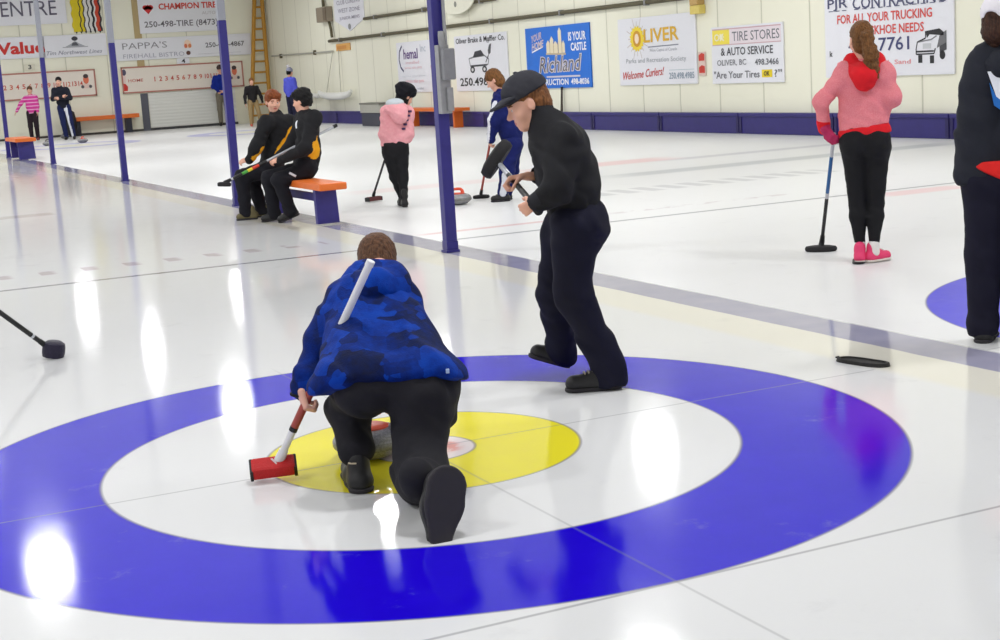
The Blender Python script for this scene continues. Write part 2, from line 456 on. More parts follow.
mb = MB(); mb.box((8.76, YB - .025, 0), (9.0, YB, 1.22), .004); structure(mb, 'trim_2', mat('dark_grey_column_paint', (92, 94, 104), .6))
# roll-up door under the scoreboard
g = N('white_roll_door'); g.set(Base_Color=lin((226, 226, 220)), Roughness=.5)
g.bump(g.M('SINE', g.M('MULTIPLY', g.xyz()[2], 60.0)), .3, .01)
mb = MB(); mb.box((9.02, YB - .03, .08), (11.95, YB - .005, 1.22), .004); dr = structure(mb, 'door_1', g.m)
mb = MB(); mb.box((9.0, YB - .05, 0), (11.97, YB, .08), .004); sl = mb.build('sill', mat('dark_door_sill', (66, 66, 68), .7), dr)

# --- padded rink boards along the wall, one thing each
SEAM = mat('board_end_paint', (34, 26, 84), .5)
y0 = 11.62 - 2.65 * 3; k = 0; first = None
while y0 < 42.5:
    a = y0 + .012; b = min(y0 + 2.65, 42.6) - .012
    o = empty('rink_board', (XW - .11, (a + b) / 2, 0), 0, None, 'board', 'blue rink boards along the wall')
    h = (b - a) / 2
    mb = MB(); mb.box((-.02, -h, 0), (.1, h, .33), .012); mb.build('panel', BLUEP, o)
    mb = MB(); mb.box((-.045, -h, .30), (.1, h, .365), .012); mb.build('cap_rail', BLUEP, o)
    for q in (-h + .035, h - .035):
        mb = MB(); mb.box((-.034, q - .035, .02), (-.02, q + .035, .30), .004); mb.build('end_batten', SEAM, o)
    o['label'] = 'blue painted rink board standing in the row along the cream side wall'
    y0 += 2.65; k += 1

# --- steel posts between the sheets
GREYP = mat('grey_primer', (146, 148, 158), .5, var=.05); POST = mat('blue_post_paint', (46, 40, 120), .38, var=.14, vscale=5)
GALV = mat('galvanised_metal', (150, 150, 152), .42, metal=.35, var=.1)
def post(x, y, label, split, r=.046):
    o = empty('post', (x, y, 0), 0, label, 'post', None)
    mb = MB(); mb.box((-r, -r, .02), (r, r, split), .008); mb.build('painted_section', POST, o)
    if split < ZC:
        mb = MB(); mb.box((-r, -r, split), (r, r, ZC), .008); mb.build('bare_section', GREYP, o)
    mb = MB(); mb.box((-r - .012, -r - .012, 0), (r + .012, r + .012, .02), .004); mb.box((-r - .003, -r - .003, .02), (r + .003, r + .003, .09), .002)
    mb.build('base_plate', POST, o)
    return o
for x, y, lb, sp in ((2.615, 5.69, 'thick blue steel post carrying a grey electrical box', 2.15), (2.66, 12.05, 'blue steel post rising beside the seated pair, grey at its top', 2.15), (2.72, 18.75, 'blue steel post with bare grey top in front of the wide bistro sign', 2.15),
                     (2.86, 26.5, 'blue and grey steel post beside the small bench', 2.15), (2.66, 31.6, 'blue steel post at the edge of the frame behind the small bench', 2.15)):
    post(x, y, lb, min(sp, ZC))
# ------------------------------------------------------------------ electrical box on the near post
o = empty('electrical_box', (2.612, 5.638, 1.1), 0, 'grey electrical box with conduit strapped to the thick blue post', 'electrical box')
DGREY = mat('grey_box_paint', (132, 132, 136), .45, metal=.2, var=.08); 
mb = MB(); mb.box((-.045, -.075, .0), (.045, .0, .53), .006); mb.build('back_channel', GALV, o)
mb = MB(); mb.box((-.03, -.14, .26), (.066, -.04, .50), .01); mb.build('enclosure', DGREY, o)
mb = MB(); mb.box((-.026, -.148, .266), (.062, -.138, .494), .004); mb.build('door', DGREY, o)
mb = MB(); mb.tube([(.03, -.06, .5), (.03, -.06, .58), (.04, -.03, .68), (.045, -.02, .9)], .014, 10); mb.tube([(-.005, -.07, .5), (-.01, -.07, .6), (-.005, -.065, .63)], .026, 10); mb.build('conduit', GALV, o, True)
mb = MB(); mb.box((.0, -.10, .02), (.052, -.06, .2), .006); mb.build('outlet', GALV, o)

# ------------------------------------------------------------------ benches on the divider
def make_bench():
    o = empty('bench', (2.64, 8.5, 0), 0, 'orange topped bench on blue legs with the pair in black and gold sitting on it', 'bench', 'low benches between the sheets')
    mb = MB(); mb.box((-.14, 0, .355), (.14, 2.2, .425), .014); mb.build('seat', ORANGE, o)
    for y in (.30, 1.86):
        mb = MB(); mb.prism([(-.10, .355), (-.095, .015), (.13, .015), (.115, .355)], y - .035, y + .035); mb.build('leg', mat('scuffed_blue_paint', (52, 46, 124), .45, var=.22, vscale=9) if y < 1 else bpy.data.materials['scuffed_blue_paint'], o)
    mb = MB(); mb.box((-.02, .3, .22), (.02, 1.86, .30), .005); mb.build('stretcher', bpy.data.materials['scuffed_blue_paint'], o)
    return o
b0 = make_bench()
b1 = copy_tree(b0); b1.location = (2.76, 29.3, 0); b1['label'] = 'small distant orange topped bench on the divider, nobody on it, between two posts'
for c_ in b1.children: c_.location.x += 0
b1.scale = (1.6, .75, 1.14)

# bench along the end wall
o = empty('wall_bench', (7.42, YB - .28, 0), 0, 'long orange plank bench along the end wall under the scoreboards', 'bench')
mb = MB(); mb.box((-1.15, -.17, .47), (1.15, .17, .60), .015); mb.build('seat', ORANGE, o)
for x in (-.85, .8):
    mb = MB(); mb.box((x - .1, -.12, 0), (x + .1, .12, .47), .01); mb.build('leg', mat('black_leg_paint', (40, 40, 52), .5), o)
# dark pack at the bench end
o = empty('backpack', (6.3, YB - .66, 0), 0, 'black backpack resting against the end of the wall bench behind the tall boy', 'backpack')
mb = MB(); mb.lathe([(.02, 0), (.18, .02), (.2, .2), (.2, .55), (.16, .78), (.05, .86)], seg=20, sx=1.0, sy=.75)
BLACKP = mat('black_nylon', (30, 29, 36), .6, bump=.2)
mb.build('pack_body', BLACKP, o, True)
mb = MB(); mb.tube([(-.06, 0, .82), (-.05, 0, .92), (.05, 0, .92), (.06, 0, .82)], .015, 8); mb.build('handle', BLACKP, o, True)
mb = MB(); mb.lathe([(.02, .1), (.14, .12), (.15, .3), (.12, .42), (.02, .44)], (0, -.14, 0), 16, 1, .6); mb.build('pocket', BLACKP, o, True)

# orange bench by the boards and the bag hung on it
o = empty('wall_bench', (12.85, 29.9, 0), 0, 'orange bench against the side wall boards behind the thick post', 'bench')
mb = MB(); mb.box((-.2, -1.7, .40), (.2, 1.7, .48), .012); mb.build('seat', ORANGE, o)
for y in (-1.4, 1.4):
    mb = MB(); mb.box((-.12, y - .04, 0), (.12, y + .04, .40), .006); mb.build('leg', ORANGE, o)
o = empty('duffel_bag', (12.42, 31.9, 0), 0, 'black duffel bag standing by the orange bench along the side boards', 'bag')
mb = MB(); mb.lathe([(.05, 0), (.2, .03), (.24, .2), (.22, .42), (.1, .52), (.02, .54)], seg=20, sx=.7, sy=1.3); mb.build('bag_body', BLACKP, o, True)
mb = MB(); mb.tube([(0, -.15, .48), (-.02, -.1, .6), (-.02, .1, .6), (0, .15, .48)], .016, 8); mb.build('strap', BLACKP, o, True)
# storage bin
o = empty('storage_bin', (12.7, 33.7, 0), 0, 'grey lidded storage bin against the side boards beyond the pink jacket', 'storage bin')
mb = MB(); mb.box((-.16, -.72, 0), (.16, .72, .36), .02); mb.build('bin_body', mat('shaded_grey_plastic', (62, 64, 78), .5), o)  # shade on the bin's lower part is put into this charcoal colour
LGR = mat('pale_grey_plastic', (176, 174, 164), .5)
mb = MB(); mb.box((-.18, -.75, .36), (.18, .75, .60), .02); mb.build('bin_lid', LGR, o)
mb = MB(); mb.box((-.19, -.77, .59), (.19, .77, .635), .01); mb.build('lid_rim', mat('dark_grey_plastic', (120, 118, 108), .5), o)

# ------------------------------------------------------------------ ladder in the corner
WOODY = mat('yellow_varnished_wood', (190, 138, 44), .5, var=.14, vscale=10)
o = empty('ladder', (12.33, 44.6, 0), 0, 'tall yellow wooden ladder leaning in the corner of the end wall', 'ladder')
def rail(s, z): return Vector((.125 * z, .2 * z / 5.0, z)) if s < 0 else Vector((.70 + .018 * z, .2 * z / 5.0, z))
for s in (-1, 1):
    mb = MB(); mb.tube([rail(s, z) for z in (0, 1.5, 3, 4.9)], .07, 8); mb.build('rail', WOODY, o, True)
for j in range(13):
    z = .25 + j * .36
    mb = MB(); mb.tube([rail(-1, z), rail(1, z)], .034, 8); mb.build('rung', WOODY, o, True)

# ------------------------------------------------------------------ pipes, boxes and bits on the side wall
PIPE = mat('dark_olive_pipe', (92, 86, 62), .5, metal=.2)
def wall_thing(name, y, z, label, cat): return empty(name, (XW - .006, y, z), -PI / 2, label, cat)   # local x = towards the camera end, y = into the wall
o = wall_thing('pipe', 28, 2.46, 'long dark pipe running along the side wall above the signs', 'pipe')
mb = MB(); mb.tube([(-10.5, -.06, 0), (16, -.06, 0)], .045, 12); mb.build('run', PIPE, o, True)
for x in (-9.5, -6, -2.5, 1, 4.5, 8, 11.5, 15):
    mb = MB(); mb.box((x - .03, -.11, -.06), (x + .03, 0, .06), .005); mb.build('clamp', GALV, o)
o = wall_thing('pipe', 31, 2.96, 'short dark pipe on the side wall, higher of the two, beyond the pennant', 'pipe')
mb = MB(); mb.tube([(-4.35, -.06, 0), (4.3, -.06, 0), (4.3, -.06, .5)], .045, 12); mb.build('run', PIPE, o, True)
for x in (-3.5, 0, 3.5):
    mb = MB(); mb.box((x - .03, -.11, -.06), (x + .03, 0, .06), .005); mb.build('clamp', GALV, o)
o = wall_thing('junction_box', 38.6, 3.0, 'brown grey metal switch box high on the side wall beside the white pennant', 'junction box')
BOXM = mat('brown_grey_box', (150, 138, 120), .5, metal=.2)
mb = MB(); mb.box((-.45, -.22, .04), (.45, 0, .48), .02); mb.build('enclosure', BOXM, o)
mb = MB(); mb.box((.2, -.235, .07), (.45, -.2, .45), .01); mb.build('cover', mat('brown_box_cover', (110, 96, 78), .5), o)
mb = MB(); mb.tube([(-.1, -.08, .48), (-.1, -.08, 1.1)], .05, 8); mb.tube([(.3, -.08, .04), (.42, -.08, -.2), (.46, -.08, -.44)], .045, 8); mb.build('conduit', PIPE, o, True)
o = wall_thing('wall_lamp', 18.2, 2.14, 'small yellow wall box near the top between the white sun sign and tyre sign', 'junction box')
mb = MB(); mb.box((-.16, -.14, .0), (.16, 0, .16), .015); mb.build('lower_case', mat('yellow_box_plastic', (226, 204, 110), .5), o)
mb = MB(); mb.box((-.13, -.16, .16), (.13, 0, .30), .015); mb.build('upper_case', mat('tan_box_plastic', (196, 160, 96), .5), o)
o = wall_thing('warning_placard', 18.2, 1.03, 'small red and white placard between the white sun sign and tyre sign', 'placard')
mb = MB(); mb.box((-.11, -.02, 0), (.11, 0, .43), .004); mb.build('panel', mat('placard_white', (226, 200, 190), .5), o)
REDP = mat('sign_red', (204, 58, 46), .5)
for z in (.05, .27):
    mb = MB(); mb.prism([(-.09, z), (.09, z), (.09, z + .12), (0, z + .14), (-.09, z + .10)], -.026, -.02); mb.build('red_symbol', REDP, o)
o = wall_thing('orange_placard', 37.4, 2.14, 'small orange placard under the pipe end above the wall rack', 'placard')
mb = MB(); mb.box((-.6, -.03, 0), (.6, 0, .21), .01); mb.build('panel', mat('placard_orange', (226, 172, 96), .5), o)
mb = MB(); mb.box((-.5, -.036, .05), (.3, -.03, .15)); mb.build('worn_print', mat('placard_worn', (206, 142, 70), .5), o)
# hanging rack with rolled banner
WHITEP = mat('white_vinyl', (232, 232, 226), .45, var=.03)
o = wall_thing('hanging_rack', 37.95, .84, 'white trough hanging on two wires low on the far side wall', 'rack')
mb = MB(); mb.tube([(-1.45, -.2, .12), (-1.2, -.2, .03), (-.6, -.2, -.02), (.6, -.2, -.02), (1.2, -.2, .03), (1.45, -.2, .12)], [.05, .09, .11, .11, .09, .05], 12); mb.build('trough', WHITEP, o, True)
for a, b in ((-.75, -.3), (.55, .2)):
    mb = MB(); mb.tube([(a, -.2, .05), (b, -.05, 1.34)], .013, 6); mb.build('wire', mat('wire_grey', (186, 182, 168), .5), o)
o = wall_thing('rolled_banner', 40.1, .80, 'short white roll against the far side wall beyond the hanging trough', 'banner')
mb = MB(); mb.tube([(-.5, -.12, .06), (.5, -.12, .04)], .07, 12); mb.build('roll', WHITEP, o, True)
mb = MB(); mb.box((-.3, -.12, -.02), (-.25, 0, .06)); mb.box((.25, -.12, -.02), (.3, 0, .06)); mb.build('bracket', GALV, o)
o = wall_thing('stake', 23.66, 0, 'thin dark stake leaning upright on the boards below the blue sign', 'stake')
mb = MB(); mb.tube([(0, -.08, .372), (0, -.05, .86)], [.03, .022], 8); mb.build('shaft', mat('dark_weathered_wood', (72, 64, 58), .7), o, True)
mb = MB(); mb.tube([(0, -.052, .84), (0, -.046, .9)], [.03, .026], 8); mb.build('tip', BLACKP, o, True)
# conduit on the far side wall
o = wall_thing('conduit', 41.5, 2.15, 'thin pale conduit high on the far side wall next to the ladder corner', 'conduit')
mb = MB(); mb.tube([(-3, -.04, .05), (3.2, -.04, 0)], .025, 8); mb.build('run', LGR, o, True)
for x in (-2, 1.5):
    mb = MB(); mb.box((x - .06, -.07, -.05), (x + .06, 0, .09), .01); mb.build('clamp', PIPE, o)

# rubber gripper on the ice
o = empty('shoe_gripper', (2.245, .135, 0), -1.36, 'black rubber shoe gripper lying on the ice beside the grey divider strip', 'gripper')

pts = []
for t in range(40):
    a = 2 * PI * t / 40; x = .142 * math.cos(a); y = .06 * math.sin(a) * (1 + .18 * math.cos(2 * a + .3)) + .006 * math.cos(a)
    pts.append((x, y))
mb = MB(); a = [mb.bm.verts.new((x, y, .001)) for x, y in pts]; b = [mb.bm.verts.new((x * .97, y * .94, .017)) for x, y in pts]
c = [mb.bm.verts.new((x * .86, y * .78, .018)) for x, y in pts]; d = [mb.bm.verts.new((x * .84, y * .74, .011)) for x, y in pts]
for r0, r1 in ((a, b), (b, c), (c, d)):
    for i in range(40): mb.bm.faces.new((r0[i], r0[(i + 1) % 40], r1[(i + 1) % 40], r1[i]))
mb.bm.faces.new(a[::-1]); mb.bm.faces.new(d); mb.build('rubber_sole', mat('gripper_rubber', (34, 33, 31), .75, bump=.3), o)
mb = MB(); mb.tube([(-.136, 0, .014), (-.148, .012, .014), (-.146, -.012, .014), (-.136, 0, .014)], .004, 6); mb.build('pull_tab', bpy.data.materials['gripper_rubber'], o)

# ------------------------------------------------------------------ curling stones
def granite(name, c):
    g = N(name); n = g.noise(120, 3, .7); l = lin(c)
    g.set(Base_Color=g.mix(g.step(n, .5, .12), l, tuple(x * .7 for x in l[:3]) + (1,)), Roughness=.25); return g.m
GRAN = granite('grey_granite', (150, 150, 152)); BANDM = granite('striking_band', (128, 128, 126)); 
RHAND = mat('orange_red_plastic', (228, 84, 52), .35); YHAND = mat('dark_handle_plastic', (60, 52, 60), .4)
def make_stone(loc, rz, label, hand, band=None):
    o = empty('curling_stone', loc, rz, label, 'curling stone')
    R = .143
    mb = MB(); mb.lathe([(.03, .006), (.06, .002), (.075, .006), (.105, .018), (.13, .038), (R - .001, .05)], seg=40); mb.lathe([(R - .001, .075), (.132, .094), (.11, .11), (.08, .117), (.02, .118)], seg=40); mb.build('granite_body', GRAN, o, True)
    mb = MB(); mb.lathe([(R - .002, .048), (R + .001, .054), (R + .001, .072), (R - .002, .077)], seg=40); mb.build('striking_band', BANDM, o, True)
    mb = MB(); mb.lathe([(.075, .112), (.075, .122), (.06, .127), (.02, .128)], seg=32); mb.build('handle_cap', hand, o, True)
    mb = MB(); mb.tube([(-.05, 0, .12), (-.048, 0, .15), (-.03, 0, .168), (.0, 0, .17), (.06, 0, .166), (.085, 0, .172)], [.022, .018, .016, .015, .0155, .012], 14); mb.build('handle', hand, o, True)
    return o
make_stone((-.21, .02, 0), .5, 'grey granite curling stone with orange handle under the kneeling boy', RHAND)
make_stone((4.36, 9.45, 0), 2.6, 'grey curling stone with red handle on the ice partly behind the thick post', RHAND)
make_stone((5.5, 37.9, 0), 1.0, 'curling stone with red handle on the far ice by the tall boy in the tracksuit', RHAND)
make_stone((4.5, 37.6, 0), .3, 'small dark handled curling stone on far ice just past the small bench', YHAND)
make_stone((5.9, 43.2, 0), .3, 'dark handled curling stone near the end wall between two standing children', YHAND)

# ------------------------------------------------------------------ brooms
WHITEH = mat('white_fibreglass', (226, 226, 226), .35, var=.04); BLACKH = mat('black_carbon', (24, 24, 26), .4); REDH = mat('red_brown_shaft', (168, 74, 62), .4)
BLUEH = mat('blue_shaft_paint', (30, 92, 150), .35); REDPAD = mat('red_nylon_pad', (196, 28, 30), .65, bump=.4, bscale=160, var=.2, vscale=20); BLACKPAD = mat('black_nylon_pad', (38, 37, 39), .8, bump=.4, bscale=160)
SILV = mat('silver_shaft', (188, 190, 196), .35, metal=.5); NAVYPAD = mat('navy_broom_head', (26, 20, 46), .5, bump=.3)
def w3(tab, p):
    c, s = math.cos(tab['rz']), math.sin(tab['rz']); l = tab['loc']
    return Vector((l[0] + c * p[0] - s * p[1], l[1] + s * p[0] + c * p[1], p[2]))
def broom(A, B, label, segs, r=.0125, head=None, name='curling_broom'):
    """A grip end, B joint above the head (world points); segs = [(name, t0, t1, material, radius factor)]; head = (kind, long axis, normal, L, W, T, material)"""
    A = Vector(A); B = Vector(B)
    o = empty(name, B, 0, label, 'broom'); d = A - B
    for nm, t0, t1, m, k in segs:
        mb = MB(); p0 = d * t0; p1 = d * t1
        mb.tube([p0, p0.lerp(p1, .02), p0.lerp(p1, .98), p1], [r * k * .92, r * k, r * k, r * k * .92], 14); mb.build(nm, m, o, True)
    if head:
        kind, ax, nr, L, W, T, m, off = head[:8]
        x = Vector(ax).normalized(); z = Vector(nr); z = (z - x * x.dot(z)).normalized(); y = z.cross(x)
        M = Matrix(((x.x, y.x, z.x, off[0]), (x.y, y.y, z.y, off[1]), (x.z, y.z, z.z, off[2]), (0, 0, 0, 1)))
        mb = MB()
        if kind == 'box': mb.box((-L / 2, -W / 2, -T / 2), (L / 2, W / 2, T / 2), min(T, W) * .22, M)
        else: mb.lathe([(.3, -T / 2), (.92, -T / 2), (1, -T * .25), (1, T * .1), (.93, T * .35), (.6, T * .5), (.15, T * .5)], seg=36, sx=L / 2, sy=W / 2, M=M)
        hd = mb.build('brush_head', m, o, kind != 'box')
        mb = MB(); mb.tube([d.normalized() * .055, Vector((0, 0, 0)), Vector(off) + z * T * .3], [r * 1.25, r * 1.5, r * 1.6], 12); mb.build('joint', head[8] if len(head) > 8 else BLACKH, o, True)
        if kind == 'box':
            mb = MB()
            for e in (-1, 1): mb.box((e * L * .5 - .006, -W * .52, -T * .52), (e * L * .5 + .006, W * .52, T * .4), .003, M)
            mb.build('end_trim', BLACKH, hd)
    return o
# ------------------------------------------------------------------ signs
def text_pts(body, bold=0.0, shear=0.0):
    cu = bpy.data.curves.new('lettering', 'FONT'); cu.body = body; cu.size = 1; cu.resolution_u = 2; cu.offset = bold; cu.shear = shear; cu.fill_mode = 'FRONT'
    o = bpy.data.objects.new('lettering', cu); me = o.to_mesh()
    vs = [(v.co.x, v.co.y) for v in me.vertices]; fs = [tuple(p.vertices) for p in me.polygons]
    o.to_mesh_clear(); bpy.data.objects.remove(o); bpy.data.curves.remove(cu)
    return vs, fs
INK = {}
def ink(c):
    if c not in INK: INK[c] = mat('sign_ink_%s' % {(0,): 'x'}.get(c, '_'.join(map(str, c))), c, .5, var=.03)
    return INK[c]
class Sheet:    # flat lettering / artwork gathered into one mesh, w x h panel, fractions from its lower left corner
    def __init__(s, w, h, y): s.w, s.h, s.y = w, h, y; s.parts = []; s.v = []; s.f = []; s.mi = []; s.mats = []
    def slot(s, c):
        m = ink(c)
        if m not in s.mats: s.mats.append(m)
        return s.mats.index(m)
    def add(s, vs, fs, c, lay=0):
        b = len(s.v); k = s.slot(c)
        s.v += [((x - .5) * s.w, s.y - .0025 * lay, (z - .5) * s.h) for x, z in vs]
        s.f += [tuple(i + b for i in f) for f in fs]; s.mi += [k] * len(fs)
    def text(s, t, x0, z0, x1, z1, c, bold=0.0, shear=0.0, slope=0.0, lay=1):
        if s.v and lay < 2 and t not in ('CONTRACTING',): s.parts.append((s.v, s.f, s.mi, s.mats)); s.v, s.f, s.mi, s.mats = [], [], [], []
        vs, fs = text_pts(t, bold, shear)
        xa = min(v[0] for v in vs); xb = max(v[0] for v in vs); za = min(v[1] for v in vs); zb = max(v[1] for v in vs)
        s.add([(x0 + (x - xa) / (xb - xa) * (x1 - x0), z0 + (z - za) / (zb - za) * (z1 - z0) + slope * (x - xa) / (xb - xa)) for x, z in vs], fs, c, lay)
    def poly(s, pts, c, lay=0): s.add(pts, [tuple(range(len(pts)))], c, lay)
    def rect(s, x0, z0, x1, z1, c, lay=0): s.poly([(x0, z0), (x1, z0), (x1, z1), (x0, z1)], c, lay)
    def disc(s, cx, cz, rx, rz, c, lay=0, n=24): s.poly([(cx + rx * math.cos(2 * PI * i / n), cz + rz * math.sin(2 * PI * i / n)) for i in range(n)], c, lay)
    def stroke(s, pts, wd, c, lay=0):
        a = s.w / s.h
        for (x0, z0), (x1, z1) in zip(pts, pts[1:]):
            dx, dz = (x1 - x0) * a, z1 - z0; L = math.hypot(dx, dz) or 1; nx, nz = -dz / L * wd / a, dx / L * wd
            s.poly([(x0 - nx, z0 - nz), (x1 - nx, z1 - nz), (x1 + nx, z1 + nz), (x0 + nx, z0 + nz)], c, lay)
    def build(s, name, par):
        for v, f, mi, ms in s.parts + [(s.v, s.f, s.mi, s.mats)]:
            if not v: continue
            me = bpy.data.meshes.new(name); me.from_pydata(v, [], f)
            for m in ms: me.materials.append(m)
            me.polygons.foreach_set('material_index', mi); me.update()
            link(bpy.data.objects.new(name, me), par)
SIGNW = mat('sign_white_vinyl', (232, 232, 238), .4, var=.015); SIGNC = mat('sign_cream_board', (236, 226, 214), .45, var=.02); SIGNB = mat('sign_blue_vinyl', (20, 110, 214), .4, var=.03)
def sign(wall, a, z, w, h, label, m, tilt=0.0, name='sign', cat='sign', frame=None):
    """wall 'r': a = position along the side wall; 'b': a = position across the end wall"""
    o = empty(name, (XW - .004, a, z) if wall == 'r' else (a, YB - .03, z), -PI / 2 if wall == 'r' else 0, label, cat)
    o.rotation_euler.y = tilt
    mb = MB(); mb.box((-w / 2, -.03, -h / 2), (w / 2, 0, h / 2), .006); mb.build('panel', m, o)
    if frame:
        mb = MB(); t = .045
        for lo, hi in (((-w / 2, -h / 2), (w / 2, -h / 2 + t)), ((-w / 2, h / 2 - t), (w / 2, h / 2)), ((-w / 2, -h / 2), (-w / 2 + t, h / 2)), ((w / 2 - t, -h / 2), (w / 2, h / 2))):
            mb.box((lo[0], -.045, lo[1]), (hi[0], -.028, hi[1]))
        mb.build('frame', frame, o)
    return o, Sheet(w, h, -.033), Sheet(w, h, -.033)
K_ = (52, 52, 62); RED = (206, 62, 58); NAVY = (70, 66, 110); GR = (140, 144, 156)

# swoosh sign behind the post
o, L, G_ = sign('r', 31.6, 1.53, 3.1, 1.33, 'white sign with a purple swoosh and pale pink print behind the thick post', SIGNW)
G_.stroke([(.13, .93), (.07, .82), (.05, .66), (.08, .5), (.14, .42)], .022, NAVY)
L.text('hemal', .16, .66, .48, .86, (110, 84, 140), .02); L.text('Inc', .54, .78, .66, .93, (186, 194, 206))
for z0, z1, x0, x1, c in ((.56, .62, .2, .5, (236, 190, 200)), (.45, .52, .17, .55, (240, 196, 204)), (.3, .34, .1, .62, (206, 210, 220)), (.17, .26, .17, .58, (240, 180, 190)), (.05, .1, .42, .56, (190, 196, 206))):
    L.text('service sales parts' if x1 - x0 > .36 else 'installed', x0, z0, x1, z1, c)
G_.poly([(.78, .1), (.86, .1), (.9, .5), (.86, .62), (.9, .78), (.84, .9), (.78, .8), (.8, .62), (.74, .5)], (204, 160, 176)); G_.disc(.83, .88, .03, .07, (120, 92, 100), 1); G_.rect(.88, .12, .96, .7, (150, 130, 170))
L.build('lettering', o); G_.build('artwork', o)

# brake and muffler
o, L, G_ = sign('r', 27.78, 1.53, 2.98, 1.34, 'white brake and muffler sign with a black car drawing', SIGNW)
L.text('Oliver Brake & Muffler Co.', .04, .86, .97, .96, K_, .012, slope=.0); L.text('250.498', .08, .09, .62, .24, (44, 44, 48), .02); L.text('.2266', .64, .09, .94, .24, (44, 44, 48), .02)
G_.poly([(.36, .6), (.4, .7), (.52, .72), (.58, .62)], K_); G_.stroke([(.28, .58), (.36, .6), (.58, .62), (.66, .55), (.64, .46), (.3, .45), (.28, .58)], .012, (130, 130, 136))
G_.disc(.34, .38, .045, .06, K_); G_.disc(.57, .38, .045, .06, K_); G_.disc(.34, .38, .02, .03, (220, 220, 220), 1); G_.disc(.57, .38, .02, .03, (220, 220, 220), 1)
G_.stroke([(.3, .44), (.62, .45)], .012, (100, 100, 106)); G_.poly([(.66, .62), (.7, .66), (.72, .82), (.68, .8), (.65, .7)], (84, 84, 90)); G_.disc(.66, .88, .035, .05, (190, 190, 196)); G_.stroke([(.66, .62), (.6, .5)], .014, (90, 90, 96))
L.build('lettering', o); G_.build('artwork', o)

# blue construction sign
o, L, G_ = sign('r', 23.84, 1.54, 2.96, 1.33, 'bright blue sign with cream towers and white script lettering', SIGNB)
Wt = (236, 238, 246)
L.text('YOUR', .1, .75, .27, .87, (206, 190, 206), .03, .2, .06); L.text('HOME', .1, .62, .3, .74, (216, 200, 210), .03, .2, .06); G_.stroke([(.1, .6), (.28, .68)], .012, Wt)
L.text('IS YOUR', .69, .74, .95, .88, Wt, .03); L.text('CASTLE', .72, .58, .95, .71, Wt, .03)
L.text('Richland', .2, .24, .88, .52, (214, 208, 212), .045, .25, .02, 1); L.text('Richland', .215, .255, .865, .505, (96, 92, 104), -.004, .25, .02, 2); G_.stroke([(.32, .185), (.84, .185)], .014, (210, 206, 214))
L.text('CONSTRUCTION', .03, .05, .66, .15, Wt, .03); L.text('498-8036', .7, .05, .97, .15, Wt, .03)
Cr = (232, 220, 190)
for x0, x1, z1 in ((.34, .4, .78), (.4, .455, .84), (.45, .52, .76), (.53, .58, .97), (.585, .63, .76)): G_.poly([(x0, .56), (x1, .56), (x1, z1 - .06), ((x0 + x1) / 2, z1), (x0, z1 - .06)], Cr)
for x in (.395, .455, .525, .585): G_.stroke([(x, .56), (x, .74)], .006, (170, 140, 96), 1)
G_.stroke([(.33, .56), (.64, .54)], .014, (196, 180, 150), 1)
L.build('lettering', o); G_.build('artwork', o)

# sun sign
o, L, G_ = sign('r', 19.77, 1.54, 2.82, 1.30, 'white sign with a yellow sun in front of the word OLIVER', SIGNW)
SUN = (240, 200, 60)
for i in range(16):
    a = 2 * PI * i / 16; r0, r1 = .19, .26 + .06 * (i % 2)
    G_.stroke([(.26 + r0 * .46 * math.cos(a), .69 + r0 * math.sin(a)), (.26 + r1 * .46 * math.cos(a), .69 + r1 * math.sin(a))], .007, (206, 196, 196))
pts = []
for i in range(32):
    a = 2 * PI * i / 32; r = .2 if i % 2 else .165; pts.append((.26 + r * .5 * math.cos(a), .69 + r * math.sin(a)))
G_.poly(pts, (244, 216, 60), 1); G_.disc(.26, .69, .055, .12, (214, 156, 40), 2); G_.disc(.26, .69, .028, .075, (250, 226, 200), 3)
L.text('LIVER', .35, .62, .8, .82, (226, 178, 50), .02, 0, .01)
G_.stroke([(.4, .555), (.79, .565)], .008, GR); L.text('Wine Capital of Canada', .42, .47, .77, .53, (176, 178, 186)); L.text('Parks and Recreation Society', .1, .31, .88, .4, (176, 180, 186), .004)
L.text('Welcome Curlers!', .05, .08, .6, .2, RED, .01, .35, .06); L.text('250.498.4985', .66, .075, .97, .17, (150, 164, 180), .02); G_.stroke([(.66, .205), (.97, .205)], .006, (196, 206, 214))
L.build('lettering', o); G_.build('artwork', o)

# tyre store sign
o, L, G_ = sign('r', 16.78, 1.375, 2.15, 1.0, 'white tyre store sign with a yellow block at its upper corner', SIGNW)
PK = (206, 168, 176)
G_.rect(.02, .69, .27, .95, (246, 226, 84)); G_.poly([(.1, .82), (.16, .76), (.2, .82), (.16, .88)], (250, 240, 170), 1); L.text('OK', .05, .75, .2, .88, (250, 246, 220), .02, lay=2)
G_.rect(.02, .945, .98, .965, PK, 1); G_.rect(.02, .675, .98, .69, PK, 1); G_.rect(.27, .69, .98, .945, (232, 220, 226))
L.text('TIRE STORES', .31, .735, .96, .9, (116, 116, 124), .005); L.text('& AUTO SERVICE', .14, .49, .87, .63, (76, 76, 82), .015); L.text('OLIVER, BC', .08, .3, .5, .42, (130, 130, 136), .01); L.text('498.3466', .62, .3, .94, .41, (110, 112, 118), .02)
L.text('"Are Your Tires', .03, .09, .68, .22, (112, 112, 118), .012); L.text('?"', .88, .09, .98, .22, (120, 120, 124), .012); G_.rect(.71, .09, .85, .22, (240, 214, 40)); L.text('OK', .74, .115, .82, .195, (100, 84, 20), .03, lay=3)
L.build('lettering', o); G_.build('artwork', o)

